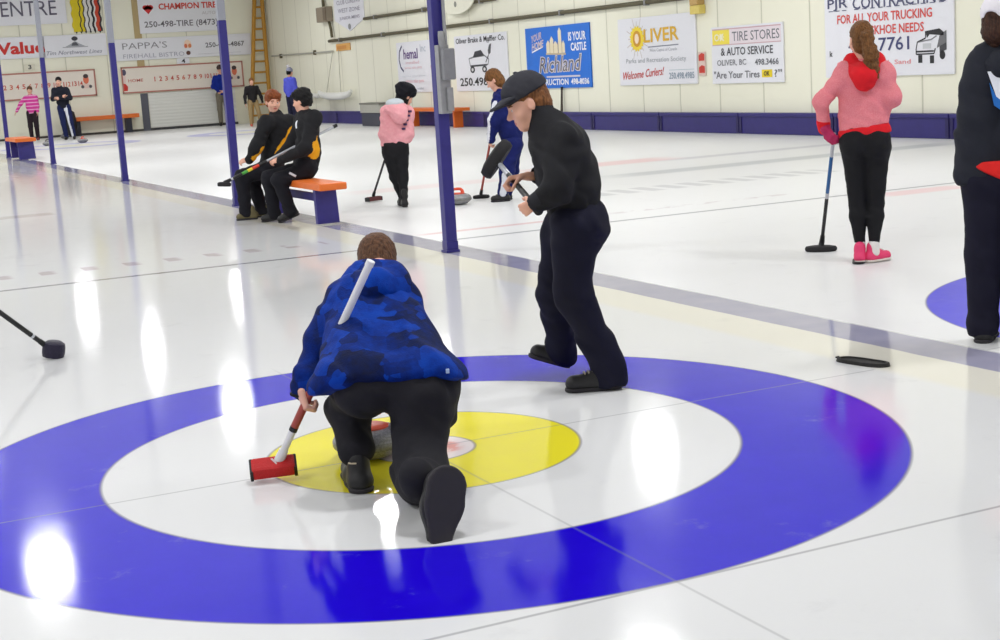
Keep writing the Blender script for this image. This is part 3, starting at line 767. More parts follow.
# contractor sign: slab letters
o, L, G_ = sign('r', 13.1, 1.56, 2.95, 1.27, 'white contractor sign with red print and a truck drawing behind the ponytail', SIGNW)
L.text('PJR', .03, .815, .2, .965, (84, 86, 118), .012); L.text('CONTRACTING', .24, .815, .95, .965, (84, 86, 118), .012, slope=.0)
for x0, x1 in ((.03, .2), (.24, .95)):
    n = 3 if x1 < .3 else 11
    for i in range(n):
        x = x0 + (x1 - x0) * (i + .5) / n
        for z in (.812, .956): L.rect(x - .018, z, x + .018, z + .01, (84, 86, 118), 2)
L.text('FOR ALL YOUR TRUCKING', .11, .655, .85, .765, (218, 84, 78), .02); L.text('& BACKHOE NEEDS', .23, .5, .79, .61, (218, 84, 78), .02)
L.text('498', .2, .3, .36, .46, (66, 70, 116), .01); L.text('-7761', .4, .3, .68, .46, (66, 70, 116), .01); L.text('k', .04, .26, .065, .33, K_, .02); L.text('Gravel  Topsoil  Sand', .1, .12, .69, .19, (232, 150, 152), .01)
T = (40, 40, 44)
G_.poly([(.8, .5), (.9, .52), (.93, .48), (.93, .44), (.83, .46), (.81, .42)], T); G_.stroke([(.8, .5), (.8, .42), (.74, .38), (.73, .3), (.73, .24), (.86, .24), (.87, .3)], .008, T); G_.poly([(.88, .3), (.95, .36), (.95, .5), (.9, .44)], (110, 110, 114)); G_.poly([(.9, .24), (.95, .28), (.95, .36), (.9, .32)], (70, 70, 76))
G_.rect(.73, .26, .86, .28, T, 1); G_.rect(.745, .14, .775, .23, T); G_.rect(.83, .13, .86, .22, T); G_.disc(.92, .22, .02, .05, T); G_.stroke([(.74, .38), (.84, .4), (.88, .44)], .008, (130, 130, 134)); G_.rect(.78, .3, .84, .36, (200, 202, 206), 1)
L.build('lettering', o); G_.build('artwork', o)

# pennant
o = empty('pennant', (XW - .004, 36.7, 3.2), -PI / 2, 'white shield shaped pennant high on the side wall beside the brown grey box', 'pennant')
mb = MB(); mb.prism([(-1.25, .9), (-1.25, -.17), (0, -.52), (1.25, -.22), (1.25, .9)], -.02, 0); mb.build('cloth', SIGNW, o)
L = Sheet(2.5, 1.4, -.024)
for i, t in enumerate(('HOME TEAM', 'CLUB CURLING', 'WEST ZONE', 'JUNIOR MENS')): L.text(t, .08 + .03 * i, .86 - .17 * i, .92 - .02 * i, .95 - .17 * i, (172, 168, 182), .01)
L.disc(.5, .22, .05, .06, (150, 150, 150), 1); L.build('lettering', o)
# round notice at the frame top
o = empty('notice_board', (XW - .13, 28.7, 3.2), -PI / 2, 'rounded white panel at the top of the side wall just past the thick post', 'panel')
mb = MB(); pts = [(1.1 * math.cos(a), .46 * math.sin(a) - .02) for a in [PI + PI * i / 16 for i in range(17)]] + [(1.1, .9), (-1.1, .9)]
mb.prism(pts, -.03, 0); mb.build('panel', mat('round_panel_cream', (238, 236, 218), .5), o)
L = Sheet(2.2, 1.4, -.034); L.disc(.47, .33, .035, .05, (140, 140, 130)); L.build('emblem', o)
# pipe stub right of it
# ---- end wall
o, L, G_ = sign('b', 4.9, 4.1, 3.5, 1.0, 'white sign with large grey capitals at the top corner of the end wall', SIGNW)
L.text('CENTRE', .30, .27, .915, .74, (96, 92, 110), .0); L.build('lettering', o)
o = empty('banner', (7.28, YB, 3.85), 0, 'striped yellow black white and red banner hanging on the end wall', 'banner')
def wavy(x0, x1, m, nm):
    mb = MB(); n = 14; a = []; b = []
    for i in range(n + 1):
        z = .65 - 1.19 * i / n; s_ = .025 * math.sin(i * 1.5); a.append((x0 + s_, z)); b.append((x1 + s_, z))
    for i in range(n):
        mb.prism([a[i], b[i], b[i + 1], a[i + 1]], -.03, -.006)
    return mb.build(nm, m, o)
YEL = mat('banner_yellow', (222, 200, 30), .6); BLK = mat('banner_black', (44, 40, 46), .6); WHB = mat('banner_white', (226, 224, 220), .6); RDB = mat('banner_red', (204, 70, 44), .6)
xs = [(-.46, -.22, YEL), (-.22, -.185, BLK), (-.185, -.10, YEL), (-.10, -.06, BLK), (-.06, .04, WHB), (.04, .08, BLK), (.08, .17, WHB), (.17, .24, BLK), (.24, .29, WHB), (.29, .4, RDB), (.4, .46, BLK)]
for x0, x1, m in xs: wavy(x0, x1, m, 'stripe')
mb = MB()
for i in range(6): mb.prism([(-.40 + i * .15, -.53), (-.33 + i * .15, -.53), (-.36 + i * .15, -.6)], -.03, -.006)
mb.build('fringe', BLK, o)
o, L, G_ = sign('b', 4.86, 2.9, 2.0, .68, 'white sign with bold red lettering low behind the grey topped post', SIGNW)
L.text('Value', .26, .2, 1.0, .76, (206, 46, 40), .035); L.build('lettering', o)
o, L, G_ = sign('b', 6.82, 2.88, 2.0, .70, 'white sign with a small emblem and grey script under the striped banner', SIGNW)
L.text('Tim Northwest Lines', .04, .12, .92, .3, (140, 140, 156), .006, .3); G_.disc(.5, .82, .05, .1, K_); G_.poly([(.34, .46), (.66, .46), (.56, .6), (.5, .72), (.44, .6)], (170, 172, 180)); G_.poly([(.44, .5), (.56, .5), (.52, .66), (.46, .64)], (90, 90, 98), 1); G_.stroke([(.3, .44), (.7, .44)], .015, (150, 150, 158)); L.build('lettering', o); G_.build('emblem', o)
o, L, G_ = sign('b', 10.3, 3.8, 2.7, 1.28, 'white tyre sign with red lettering and grey phone number at the frame top', SIGNW)
L.text('CHAMPION TIRE', .25, .58, .97, .74, (212, 70, 56), .03); G_.poly([(.06, .62), (.12, .72), (.18, .62), (.12, .48)], (212, 48, 48)); G_.disc(.09, .65, .035, .06, (212, 48, 48)); G_.disc(.15, .65, .035, .06, (212, 48, 48)); L.text('AUTO', .78, .42, .95, .5, (190, 186, 190)); L.text('250-498-TIRE (8473)', .06, .1, .97, .3, (110, 106, 114), .012)
L.build('lettering', o); G_.build('emblem', o)
o, L, G_ = sign('b', 10.34, 2.66, 4.6, .70, 'long white bistro sign with thin grey capitals on the end wall', SIGNW)
L.text("PAPPA'S", .06, .52, .38, .82, (140, 138, 144), -.004); L.text('FIREHALL BISTRO', .06, .1, .5, .3, (170, 168, 184), -.004); L.text('250-498-4867', .66, .42, .95, .66, (104, 102, 108), .02)
G_.disc(.53, .64, .025, .2, (244, 214, 190)); G_.disc(.515, .55, .012, .1, (226, 120, 80), 1); G_.disc(.545, .55, .012, .1, (226, 140, 90), 1); G_.disc(.53, .22, .016, .1, (96, 56, 44), 1); G_.stroke([(.6, .14), (.92, .14)], .012, (204, 204, 210))
L.build('lettering', o); G_.build('emblem', o)
FR = mat('scoreboard_red_frame', (184, 122, 108), .5)
def scoreboard(a, w, label, n0):
    o, L, G_ = sign('b', a, 1.68, w, .86, label, SIGNC, .0, 'scoreboard', 'scoreboard', FR)
    o['group'] = 'curling scoreboards'
    L.text('HOME', .05, .42, .17, .54, (206, 120, 110), .01)
    for i in range(1, 15):
        x = .2 + i * .047; L.text(str(i), x + (.014 if i == 1 else .006), .40, x + (.022 if i == 1 else .03 if i < 10 else .04), .58, (204, 84, 70) if i % 3 else (214, 110, 84), .02)
    G_.disc(.925, .62, .022, .16, (226, 120, 88)); G_.disc(.925, .75, .02, .08, (70, 56, 56), 1); G_.poly([(.89, .3), (.96, .3), (.95, .46), (.9, .46)], (232, 206, 196), 1); G_.disc(.895, .36, .012, .06, (90, 86, 92), 2); G_.disc(.955, .36, .012, .06, (90, 86, 92), 2)
    if n0: G_.poly([(.005, .1), (.04, .1), (.045, .25), (.03, .36), (.005, .4)], (206, 50, 40)); G_.disc(.022, .8, .018, .12, (84, 80, 104)); G_.poly([(.005, .4), (.03, .4), (.035, .66), (.01, .7)], (232, 206, 200), 1)
    L.build('lettering', o); G_.build('artwork', o)
scoreboard(5.28, 4.15, 'long cream scoreboard with red numbers behind the tall boy and magenta sweater', False)
scoreboard(10.24, 4.1, 'long cream scoreboard with red numbers below the bistro sign', True)
for a, z, t, w_, lb in ((5.33, 2.28, '3', .34, 'small card with a black 3 above the scoreboard behind the tall boy'), (10.28, 2.21, '4', .42, 'small white card with a black 4 above the scoreboard below the bistro sign')):
    o, L, G_ = sign('b', a, z, w_, .18, lb, SIGNW if t == '4' else mat('cream_card', (228, 224, 204), .5), name='number_card', cat='card')
    L.text(t, .36, .12, .66, .88, (40, 40, 46), .02); L.build('lettering', o)
P_KNEELER = dict(loc=(-0.307, -0.472, 0), rz=-0.3570, p=dict(
    heelF=(-0.118,0.02,0.026), toeF=(-0.15,0.22,0.034), ankF=(-0.123,0.06,0.096), kneeF=(-0.135,0.33,0.244), hipF=(-0.075,0.02,0.405), hipN=(0.121,0.0,0.369), kneeN=(0.105,-0.2,0.062), ankN=(0.138,-0.5,0.156), heelN=(0.146,-0.54,0.163), toeN=(0.123,-0.6,0.01), pel=(0.023,0.03,0.406), waist=(0.021,0.14,0.493), chest=(-0.004,0.33,0.61), neck=(0.001,0.45,0.716), head=(-0.002,0.55,0.769), shF=(-0.153,0.38,0.644), elF=(-0.251,0.34,0.504), wrF=(-0.304,0.25,0.347), handF=(-0.297,0.24,0.3), shN=(0.099,0.4,0.596), elN=(0.158,0.62,0.396), wrN=(0.029,0.72,0.197), handN=(-0.01,0.72,0.151), hemL=(-0.225,0.0,0.393), hemR=(0.255,0.0,0.387), hemM=(0.018,-0.1,0.416), bt=(-0.028,0.09,0.798), bb=(-0.418,0.26,0.069), bh=(-0.434,0.3,0.037), bg=(-0.298,0.27,0.297), armpit=(-0.151,0.2,0.539), hood=(0.031,0.38,0.682)))
P_SWEEPER = dict(loc=(1.045, 0.480, 0), rz=-0.5001, p=dict(
    hipN=(-0.055,-0.07,0.751), kneeN=(-0.07,-0.08,0.455), ankN=(0.05,0.0,0.102), heelN=(0.086,0.0,0.028), toeN=(-0.105,-0.03,0.035), hipF=(-0.114,0.1,0.732), kneeF=(-0.163,0.16,0.418), ankF=(-0.158,0.32,0.123), heelF=(-0.142,0.34,0.08), toeF=(-0.271,0.32,0.119), pel=(-0.049,0.01,0.786), waist=(-0.077,0.01,0.915), chest=(-0.113,0.01,1.07), upper=(-0.138,0.01,1.167), neck=(-0.188,0.02,1.212), head=(-0.262,0.02,1.294), hface=(-0.325,0.0,1.238), shN=(-0.095,-0.15,1.125), elN=(-0.135,-0.2,0.919), wrN=(-0.215,-0.16,0.869), handN=(-0.256,-0.13,0.847), shF=(-0.178,0.14,1.132), elF=(-0.168,0.22,0.935), wrF=(-0.264,0.15,0.954), handF=(-0.325,0.12,0.956), bt=(-0.217,-0.16,0.83), bb=(-0.413,0.4,1.013), h1=(-0.479,0.42,0.955), h2=(-0.367,0.42,1.102)))
P_PONYTAIL = dict(loc=(4.379, 2.676, 0), rz=-0.6838, p=dict(
    head=(-0.043,0.0,1.468), neck=(-0.026,0.0,1.351), shN=(-0.156,0.0,1.267), elN=(-0.307,-0.04,1.088), wrN=(-0.294,0.02,0.92), handN=(-0.257,0.05,0.843), shF=(0.112,0.0,1.252), elF=(0.165,-0.03,1.082), wrF=(0.071,0.2,1.045), chest=(-0.016,0.0,1.207), waist=(-0.033,0.0,1.013), pel=(-0.03,0.0,0.816), hipN=(-0.102,0.0,0.766), kneeN=(-0.09,0.03,0.397), ankN=(-0.076,0.0,0.11), heelN=(-0.077,-0.05,0.036), toeN=(-0.078,0.15,0.036), hipF=(0.046,0.0,0.759), kneeF=(0.033,0.03,0.392), ankF=(0.015,-0.02,0.11), heelF=(-0.012,-0.03,0.045), toeF=(0.092,0.06,0.023), tail=(0.036,-0.1,1.297), bt=(-0.239,0.08,0.807), bb=(-0.344,0.62,0.08), bh=(-0.36,0.65,0.027)))
P_WHITECAP = dict(loc=(3.000, 0.165, 0), rz=-0.7532, p=dict(
    head=(0.092,0.0,1.496), neck=(0.092,0.0,1.391), shN=(-0.037,0.0,1.321), elN=(-0.065,-0.02,1.072), wrN=(-0.013,0.2,0.952), shF=(0.219,0.0,1.315), elF=(0.254,0.0,1.056), wrF=(0.193,0.2,0.944), chest=(0.091,0.0,1.17), waist=(0.082,0.0,0.985), pel=(0.085,0.0,0.821), hipN=(0.009,0.0,0.752), kneeN=(0.002,0.02,0.401), ankN=(-0.004,0.0,0.078), heelN=(-0.004,-0.02,0.028), toeN=(0.028,0.15,0.001), hipF=(0.17,0.0,0.747), kneeF=(0.174,0.02,0.398), ankF=(0.174,0.05,0.068), heelF=(0.174,0.03,0.018), toeF=(0.196,0.2,-0.009), bun=(0.026,-0.05,1.473)))
P_PINK = dict(loc=(3.849, 9.837, 0), rz=-0.3749, p=dict(
    head=(0.107,0.0,1.195), neck=(0.065,0.0,1.059), shN=(-0.088,0.0,1.016), elN=(-0.136,0.0,0.795), wrN=(-0.107,0.2,0.612), shF=(0.157,0.0,1.0), elF=(0.163,-0.02,0.777), wrF=(0.082,0.2,0.675), chest=(0.037,0.0,0.965), waist=(0.002,0.0,0.776), pel=(-0.021,0.0,0.616), hipN=(-0.076,0.0,0.588), kneeN=(-0.041,0.05,0.324), ankN=(0.019,0.1,0.099), heelN=(0.013,0.08,0.025), toeN=(-0.008,0.25,0.022), hipF=(0.041,0.0,0.58), kneeF=(0.045,0.0,0.322), ankF=(0.04,-0.05,0.11), heelF=(0.044,-0.08,0.026), toeF=(0.034,0.1,0.011), hood=(0.033,-0.08,1.074), bt=(-0.047,0.2,0.695), bb=(-0.303,0.9,0.145), bh=(-0.328,0.9,0.113)))
P_NAVY = dict(loc=(4.838, 9.342, 0), rz=-0.4431, p=dict(
    head=(-0.018,0.0,1.294), neck=(0.028,0.0,1.175), shN=(0.034,-0.1,1.103), elN=(-0.044,-0.12,0.866), wrN=(-0.089,-0.1,0.667), handN=(-0.093,-0.1,0.603), shF=(0.066,0.1,1.097), elF=(-0.023,0.2,0.864), wrF=(-0.086,0.15,0.719), handF=(-0.089,0.14,0.666), chest=(0.06,0.0,0.993), waist=(0.121,0.0,0.756), pel=(0.134,0.0,0.616), hipN=(0.121,-0.07,0.589), kneeN=(0.063,-0.1,0.338), ankN=(0.005,-0.05,0.09), heelN=(0.044,-0.05,0.023), toeN=(-0.095,-0.07,0.034), hipF=(0.133,0.08,0.58), kneeF=(0.107,0.1,0.321), ankF=(0.049,0.1,0.086), heelF=(0.068,0.1,0.03), toeF=(-0.052,0.1,0.038), bt=(-0.06,0.05,0.786), bb=(-0.239,0.5,0.059), bh=(-0.252,0.5,0.026)))
P_BOYTWO = dict(loc=(2.620, 9.500, 0), rz=-0.3091, p=dict(
    head=(0.096,0.0,1.209), neck=(0.114,0.0,1.057), shN=(0.201,-0.14,1.035), elN=(0.106,-0.22,0.743), wrN=(-0.162,-0.22,0.641), handN=(-0.292,-0.2,0.639), shF=(0.093,0.12,1.035), elF=(-0.041,0.2,0.765), wrF=(-0.193,0.1,0.657), handF=(-0.296,0.05,0.636), chest=(0.134,0.0,0.934), waist=(0.116,0.0,0.712), pel=(0.084,0.0,0.561), hipN=(0.079,-0.08,0.515), kneeN=(-0.2,-0.12,0.436), ankN=(-0.115,-0.1,0.123), heelN=(-0.068,-0.1,0.088), toeN=(-0.215,-0.1,0.017), hipF=(0.029,0.08,0.509), kneeF=(-0.303,0.1,0.449), ankF=(-0.282,0.1,0.097), heelF=(-0.244,0.1,0.053), toeF=(-0.383,0.1,-0.01), bt=(0.433,0.12,0.941), bb=(-0.723,-0.25,0.461), bh=(-0.754,-0.26,0.444)))
P_BOYONE = dict(loc=(2.620, 10.150, 0), rz=-0.2969, p=dict(
    head=(-0.005,0.0,1.208), neck=(0.013,0.0,1.061), shN=(-0.096,-0.17,0.999), elN=(-0.22,-0.22,0.75), wrN=(-0.303,-0.2,0.63), handN=(-0.365,-0.2,0.634), shF=(0.155,0.05,0.987), elF=(0.155,-0.05,0.748), wrF=(-0.11,-0.1,0.59), handF=(-0.173,-0.1,0.584), chest=(0.012,0.0,0.914), waist=(-0.039,0.0,0.686), pel=(-0.072,0.0,0.55), hipN=(-0.137,-0.08,0.517), kneeN=(-0.392,-0.14,0.455), ankN=(-0.384,-0.1,0.082), heelN=(-0.306,-0.1,0.023), toeN=(-0.452,-0.12,0.015), hipF=(-0.034,0.08,0.501), kneeF=(-0.293,0.1,0.432), ankF=(-0.22,0.1,0.052), heelF=(-0.182,0.1,0.007), toeF=(-0.312,0.08,-0.025)))
# ------------------------------------------------------------------ people
SKIN = mat('skin', (226, 172, 148), .55, var=.05, vscale=18)
SKIN_RED = mat('flushed_skin', (232, 160, 140), .5, var=.08, vscale=30)
LIPS = mat('lips', (190, 98, 92), .45); EYEW = mat('eye_white', (232, 228, 222), .25); IRIS = mat('iris', (58, 52, 50), .2)
def face(brow): return [SKIN, LIPS, EYEW, IRIS, brow]
def hairmat(name, c):
    g = N(name); x = g.xyz(); v = g.node('ShaderNodeCombineXYZ')
    g.put(v.inputs[0], g.M('MULTIPLY', x[0], 9.0)); g.put(v.inputs[1], g.M('MULTIPLY', x[1], 9.0)); g.put(v.inputs[2], x[2])
    n = g.noise(14, 4, .65, v.outputs[0]); l = lin(c)
    g.set(Base_Color=g.mix(g.step(n, .5, .22), tuple(min(1, q * 1.5) for q in l[:3]) + (1,), tuple(q * .45 for q in l[:3]) + (1,)), Roughness=.62)
    g.b.inputs['Specular IOR Level'].default_value = .25
    g.bump(n, .6, .01); return g.m
H_BROWN = hairmat('brown_hair', (92, 62, 42)); H_DARK = hairmat('black_hair', (13, 11, 12)); H_AUBURN = hairmat('auburn_hair', (128, 66, 32))
H_FAIR = hairmat('fair_hair', (112, 74, 38)); H_GINGER = hairmat('ginger_brown_hair', (122, 78, 44)); H_DBROWN = hairmat('dark_brown_hair', (58, 34, 22))
BLACKC = cloth('black_fabric', (30, 30, 33)); NAVYC = cloth('navy_trouser_fabric', (18, 18, 38)); CHAR = cloth('charcoal_fabric', (40, 40, 45))
DARKSHOE = mat('dark_shoe_leather', (30, 29, 30), .5, bump=.1); SOLE = mat('shoe_rubber', (44, 41, 45), .7); SOLEW = mat('pale_shoe_rubber', (214, 206, 198), .6)
PALE = mat('pale_lace', (190, 176, 148), .6); BLACKRUB = mat('black_rubber', (26, 26, 28), .55, bump=.15)

def person(tab, label, name='person'):
    o = empty(name, tab['loc'], tab['rz'], label, 'person')
    o['category'] = 'person'
    return o, {k: V(*v) for k, v in tab['p'].items()}

def limb(a, b, c, r0, r1, r2, k=.03, sy=1.0):
    return [('+', Cap(a, b, r0, r1, sy), k), ('+', Cap(b, c, r1, r2, sy), k)]

def base_body(q, H, k, vox, par, mats, hands=(), neckr=.048, tk=.8):
    """the body itself, one continuous surface under the clothes"""
    up = unit(q['neck'] - q['pel'])
    o = H.ops() + [('+', Cap(H.p(0, -.02, -.06), q['neck'], neckr * k, neckr * 1.15 * k), .03 * k),
         ('+', Cap(q['neck'], q['chest'], .05 * k, .1 * k * tk), .04), ('+', Cap(q['chest'], q['waist'], .1 * k * tk, .085 * k * tk), .04), ('+', Cap(q['waist'], q['pel'], .085 * k * tk, .095 * k * tk), .04)]
    for s in 'NF':
        o += [('+', Cap(q['neck'] * .4 + q['chest'] * .6, q['sh' + s], .05 * k * tk, .045 * k * tk), .03)]
        o += limb(q['sh' + s], q['el' + s], q['wr' + s], .04 * k * tk, .034 * k * tk, .026 * k)
        o += [('+', Cap(q['pel'], q['hip' + s], .08 * k * tk, .075 * k * tk), .03)]
        o += limb(q['hip' + s], q['knee' + s], q['ank' + s], .072 * k * tk, .05 * k * tk, .03 * k)
        o += [('+', Cap(q['ank' + s], q['heel' + s] * .6 + q['toe' + s] * .4, .03 * k, .028 * k), .02)]
    for h in hands: o += h
    return skin('body', o, vox, mats, par, paint=H.paint(), iters=1)

# ---- the boy down on one knee with the stone
def kneeler():
    o, q = person(P_KNEELER, 'boy in a blue plaid parka kneeling over a stone, seen from behind')
    g = N('blue_plaid_fabric')
    vo = g.node('ShaderNodeTexVoronoi', distance='CHEBYCHEV'); vo.inputs['Scale'].default_value = 11.0; vo.inputs['Randomness'].default_value = .75
    mp = g.node('ShaderNodeMapping'); mp.inputs['Rotation'].default_value = (.1, .12, .1); g.put(mp.inputs[0], g.coord()); g.put(vo.inputs['Vector'], mp.outputs[0])
    sp = g.node('ShaderNodeSeparateColor'); g.put(sp.inputs[0], vo.outputs['Color'])
    a = g.M('ADD', g.M('MULTIPLY', sp.outputs[0], .4), g.M('MULTIPLY', g.noise(9, 5, .7), .78))
    cr = g.node('ShaderNodeValToRGB'); e = cr.color_ramp.elements
    e[0].position = .28; e[0].color = lin((14, 18, 42)); e[1].position = .82; e[1].color = lin((0, 58, 158))
    for p_, c_ in ((.44, (6, 24, 72)), (.58, (0, 34, 110)), (.7, (0, 46, 136))):
        x = e.new(p_); x.color = lin(c_)
    g.put(cr.inputs[0], a); g.set(Base_Color=cr.outputs[0], Roughness=.75); g.b.inputs['Specular IOR Level'].default_value = .15
    g.bump(g.M('ADD', g.noise(18, 3), g.M('MULTIPLY', g.noise(200, 1), .4)), .5, .008)
    plaid = g.m
    H = Head(q['head'] + V(0, 0.01, -.042), (0.0, .86, -.5), (0, .5, .86), .9)
    hl = hand_ops(q['wrF'] + V(-.008, -.04, -.004), V(.012, -.012, -.06), (-.9, -.3, .1), (-.2, .9, 0), (62, 78, 45), .82, 2, (30, 40))
    hr = hand_ops(q['wrN'], q['handN'] - q['wrN'] + V(-.02, .03, -.02), (.3, -.3, .9), (-.9, .2, 0), (50, 60, 40), .82, 2)
    base_body(q, H, .82, .006, o, face(H_BROWN), (hl, hr))
    h = [('+', H.E((0, -.016, .046), (.083, .102, .09)), 0), ('+', H.E((0, -.045, -.02), (.072, .068, .07)), .03), ('+', H.E((0, -.045, -.075), (.06, .05, .055)), .03),
         ('-', H.E((0, .1, -.05), (.085, .075, .1)), .01), ('-', H.E((.085, .0, -.02), (.03, .026, .034)), .006), ('-', H.E((-.085, .0, -.02), (.03, .026, .034)), .006)]
    skin('hair', h, .005, H_BROWN, o, wr=(.0022, 130), seed=2)
    # parka
    ax = unit(V(.02, .80, .6))
    body = [('+', Cap(V(-.085, .35, .585), V(-.105, -.02, .385), .112, .138), .03), ('+', Cap(V(.035, .36, .575), V(.115, -.02, .38), .108, .14), .09),
            ('+', Cap(V(-.075, .37, .612), V(.045, .39, .6), .096, .085), .06), ('+', Cap(V(-.06, .40, .655), V(.05, .40, .645), .075, .07), .05),
            ('+', Cap(V(-.19, -.03, .38), V(.185, -.05, .375), .075, .085), .08)]
    body.append(('&', Plane(V(.018, -.115, .392), -ax), .012)); body.append(('&', Plane(V(0, 0, .368), V(.03, -.25, -1)), .012))
    arms = limb(q['shF'] + V(.03, 0, -.012), q['elF'] + V(.028, 0, 0), q['wrF'] + V(.01, 0, 0), .076, .06, .046, .05) + limb(q['shN'] + V(-.06, 0, -.012), q['elN'] + V(-.05, 0, 0), q['wrN'], .07, .062, .05, .05)
    arms += [('+', Cap(q['wrF'] + V(.008, .005, .035), q['wrF'] + V(.005, 0, -.012), .048, .046), .008)]
    jk = skin('parka', body + arms, .007, plaid, o, wr=(.0058, 22), seed=3.1, iters=1)
    # hood lying on the shoulders
    hd = [('+', Cap(V(-.1, .42, .675), V(-.02, .315, .685), .05, .062), .05), ('+', Cap(V(-.02, .315, .685), V(.06, .36, .655), .06, .052), .05), ('+', Cap(V(.06, .36, .655), V(.09, .45, .62), .052, .04), .05),
          ('+', Cap(V(-.05, .43, .712), V(.05, .43, .702), .06, .058), .05)]
    skin('hood', hd, .006, plaid, jk, wr=(.004, 30), seed=1.4)
    mb = MB(); mb.box((.20, -.168, .437), (.212, -.158, .452), .002); mb.build('logo_patch', mat('silver_print', (170, 190, 220), .4), jk)
    mb = MB(); mb.tube([V(-.115, -.105, .478), V(-.108, -.112, .468), V(-.108, -.118, .455)], .004, 6); mb.build('zip_pull', mat('pale_cord', (205, 205, 200), .5), jk)
    mb = MB(); mb.lathe([(.043, -.008), (.05, -.004), (.05, .004), (.043, .008)], q['wrF'] + V(0, 0, -.026), 20); mb.build('cuff', BLACKC, jk, True)
    # trousers
    tr = [('+', Ell(q['pel'] + V(0, -.02, -.02), (.195, .14, .088)), 0), ('+', Ell(V(-.085, -.045, .365), (.1, .1, .08)), .05), ('+', Ell(V(.12, -.06, .345), (.115, .12, .09)), .05)]
    tr += [('+', Cap(q['hipF'] + V(-.035, .03, -.03), q['kneeF'] + V(-.012, -.06, .0), .088, .076), .04), ('+', Cap(q['kneeF'] + V(-.012, -.06, .0), q['ankF'] + V(0, .01, .04), .076, .062), .04),
           ('+', Cap(q['hipN'] + V(-.0, -.02, -.02), V(.088, -.16, .12), .108, .092), .04), ('+', Cap(V(.088, -.16, .12), q['kneeN'] + V(-.01, 0, .03), .09, .088), .04), ('+', Cap(q['kneeN'] + V(-.01, 0, .03), V(.075, -.46, .155), .085, .068), .04),
           ('+', Cap(V(.205, .04, .37), V(.195, -.0, .25), .05, .042), .04), ('&', Plane((0, 0, .012), (0, 0, -1)), .01)]
    skin('trousers', tr, .007, cloth('black_trouser_fabric', (31, 30, 35)), o, wr=(.006, 20), seed=5.2)
    s1 = shoe(o, q['heelF'] * V(1, 1, 0) + V(0, -.0, .034), q['toeF'] * V(1, 1, 0) + V(0, 0, .034), .98, (DARKSHOE, SOLE), top=.085, w=1.28)
    mb = MB(); mb.tube([V(-.155, .01, .108), V(-.145, -.015, .112), V(-.128, -.022, .113)], .003, 6); mb.build('heel_tab', PALE, s1)
    s2 = shoe(o, q['heelN'] + V(.008, 0, -.012), q['toeN'] + V(0, .0, .0), 1.12, (DARKSHOE, SOLE), tilt=(-.12, .95, .3), top=.06, w=1.6, tw=.62)
kneeler()
def hair_cap(H, top=1.0, back=-.06, front=.045, k=1.0):
    """short hair: cap over the skull, cut away from face and ears"""
    return [('+', H.E((0, -.016, .048), (.084 * k, .103 * k, .09 * top)), 0), ('+', H.E((0, -.05, -.02), (.072, .062, .07)), .03),
            ('-', H.E((0, .1, -.045), (.088, .078, .092)), .012), ('-', H.E((0, -.06, -.125), (.12, .1, .06)), .012), ('-', H.E((.086, .004, -.02), (.03, .028, .034)), .006), ('-', H.E((-.086, .004, -.02), (.03, .028, .034)), .006)]

def finger_wrap(q, s, target): return unit(V(target) - q['wr' + s])

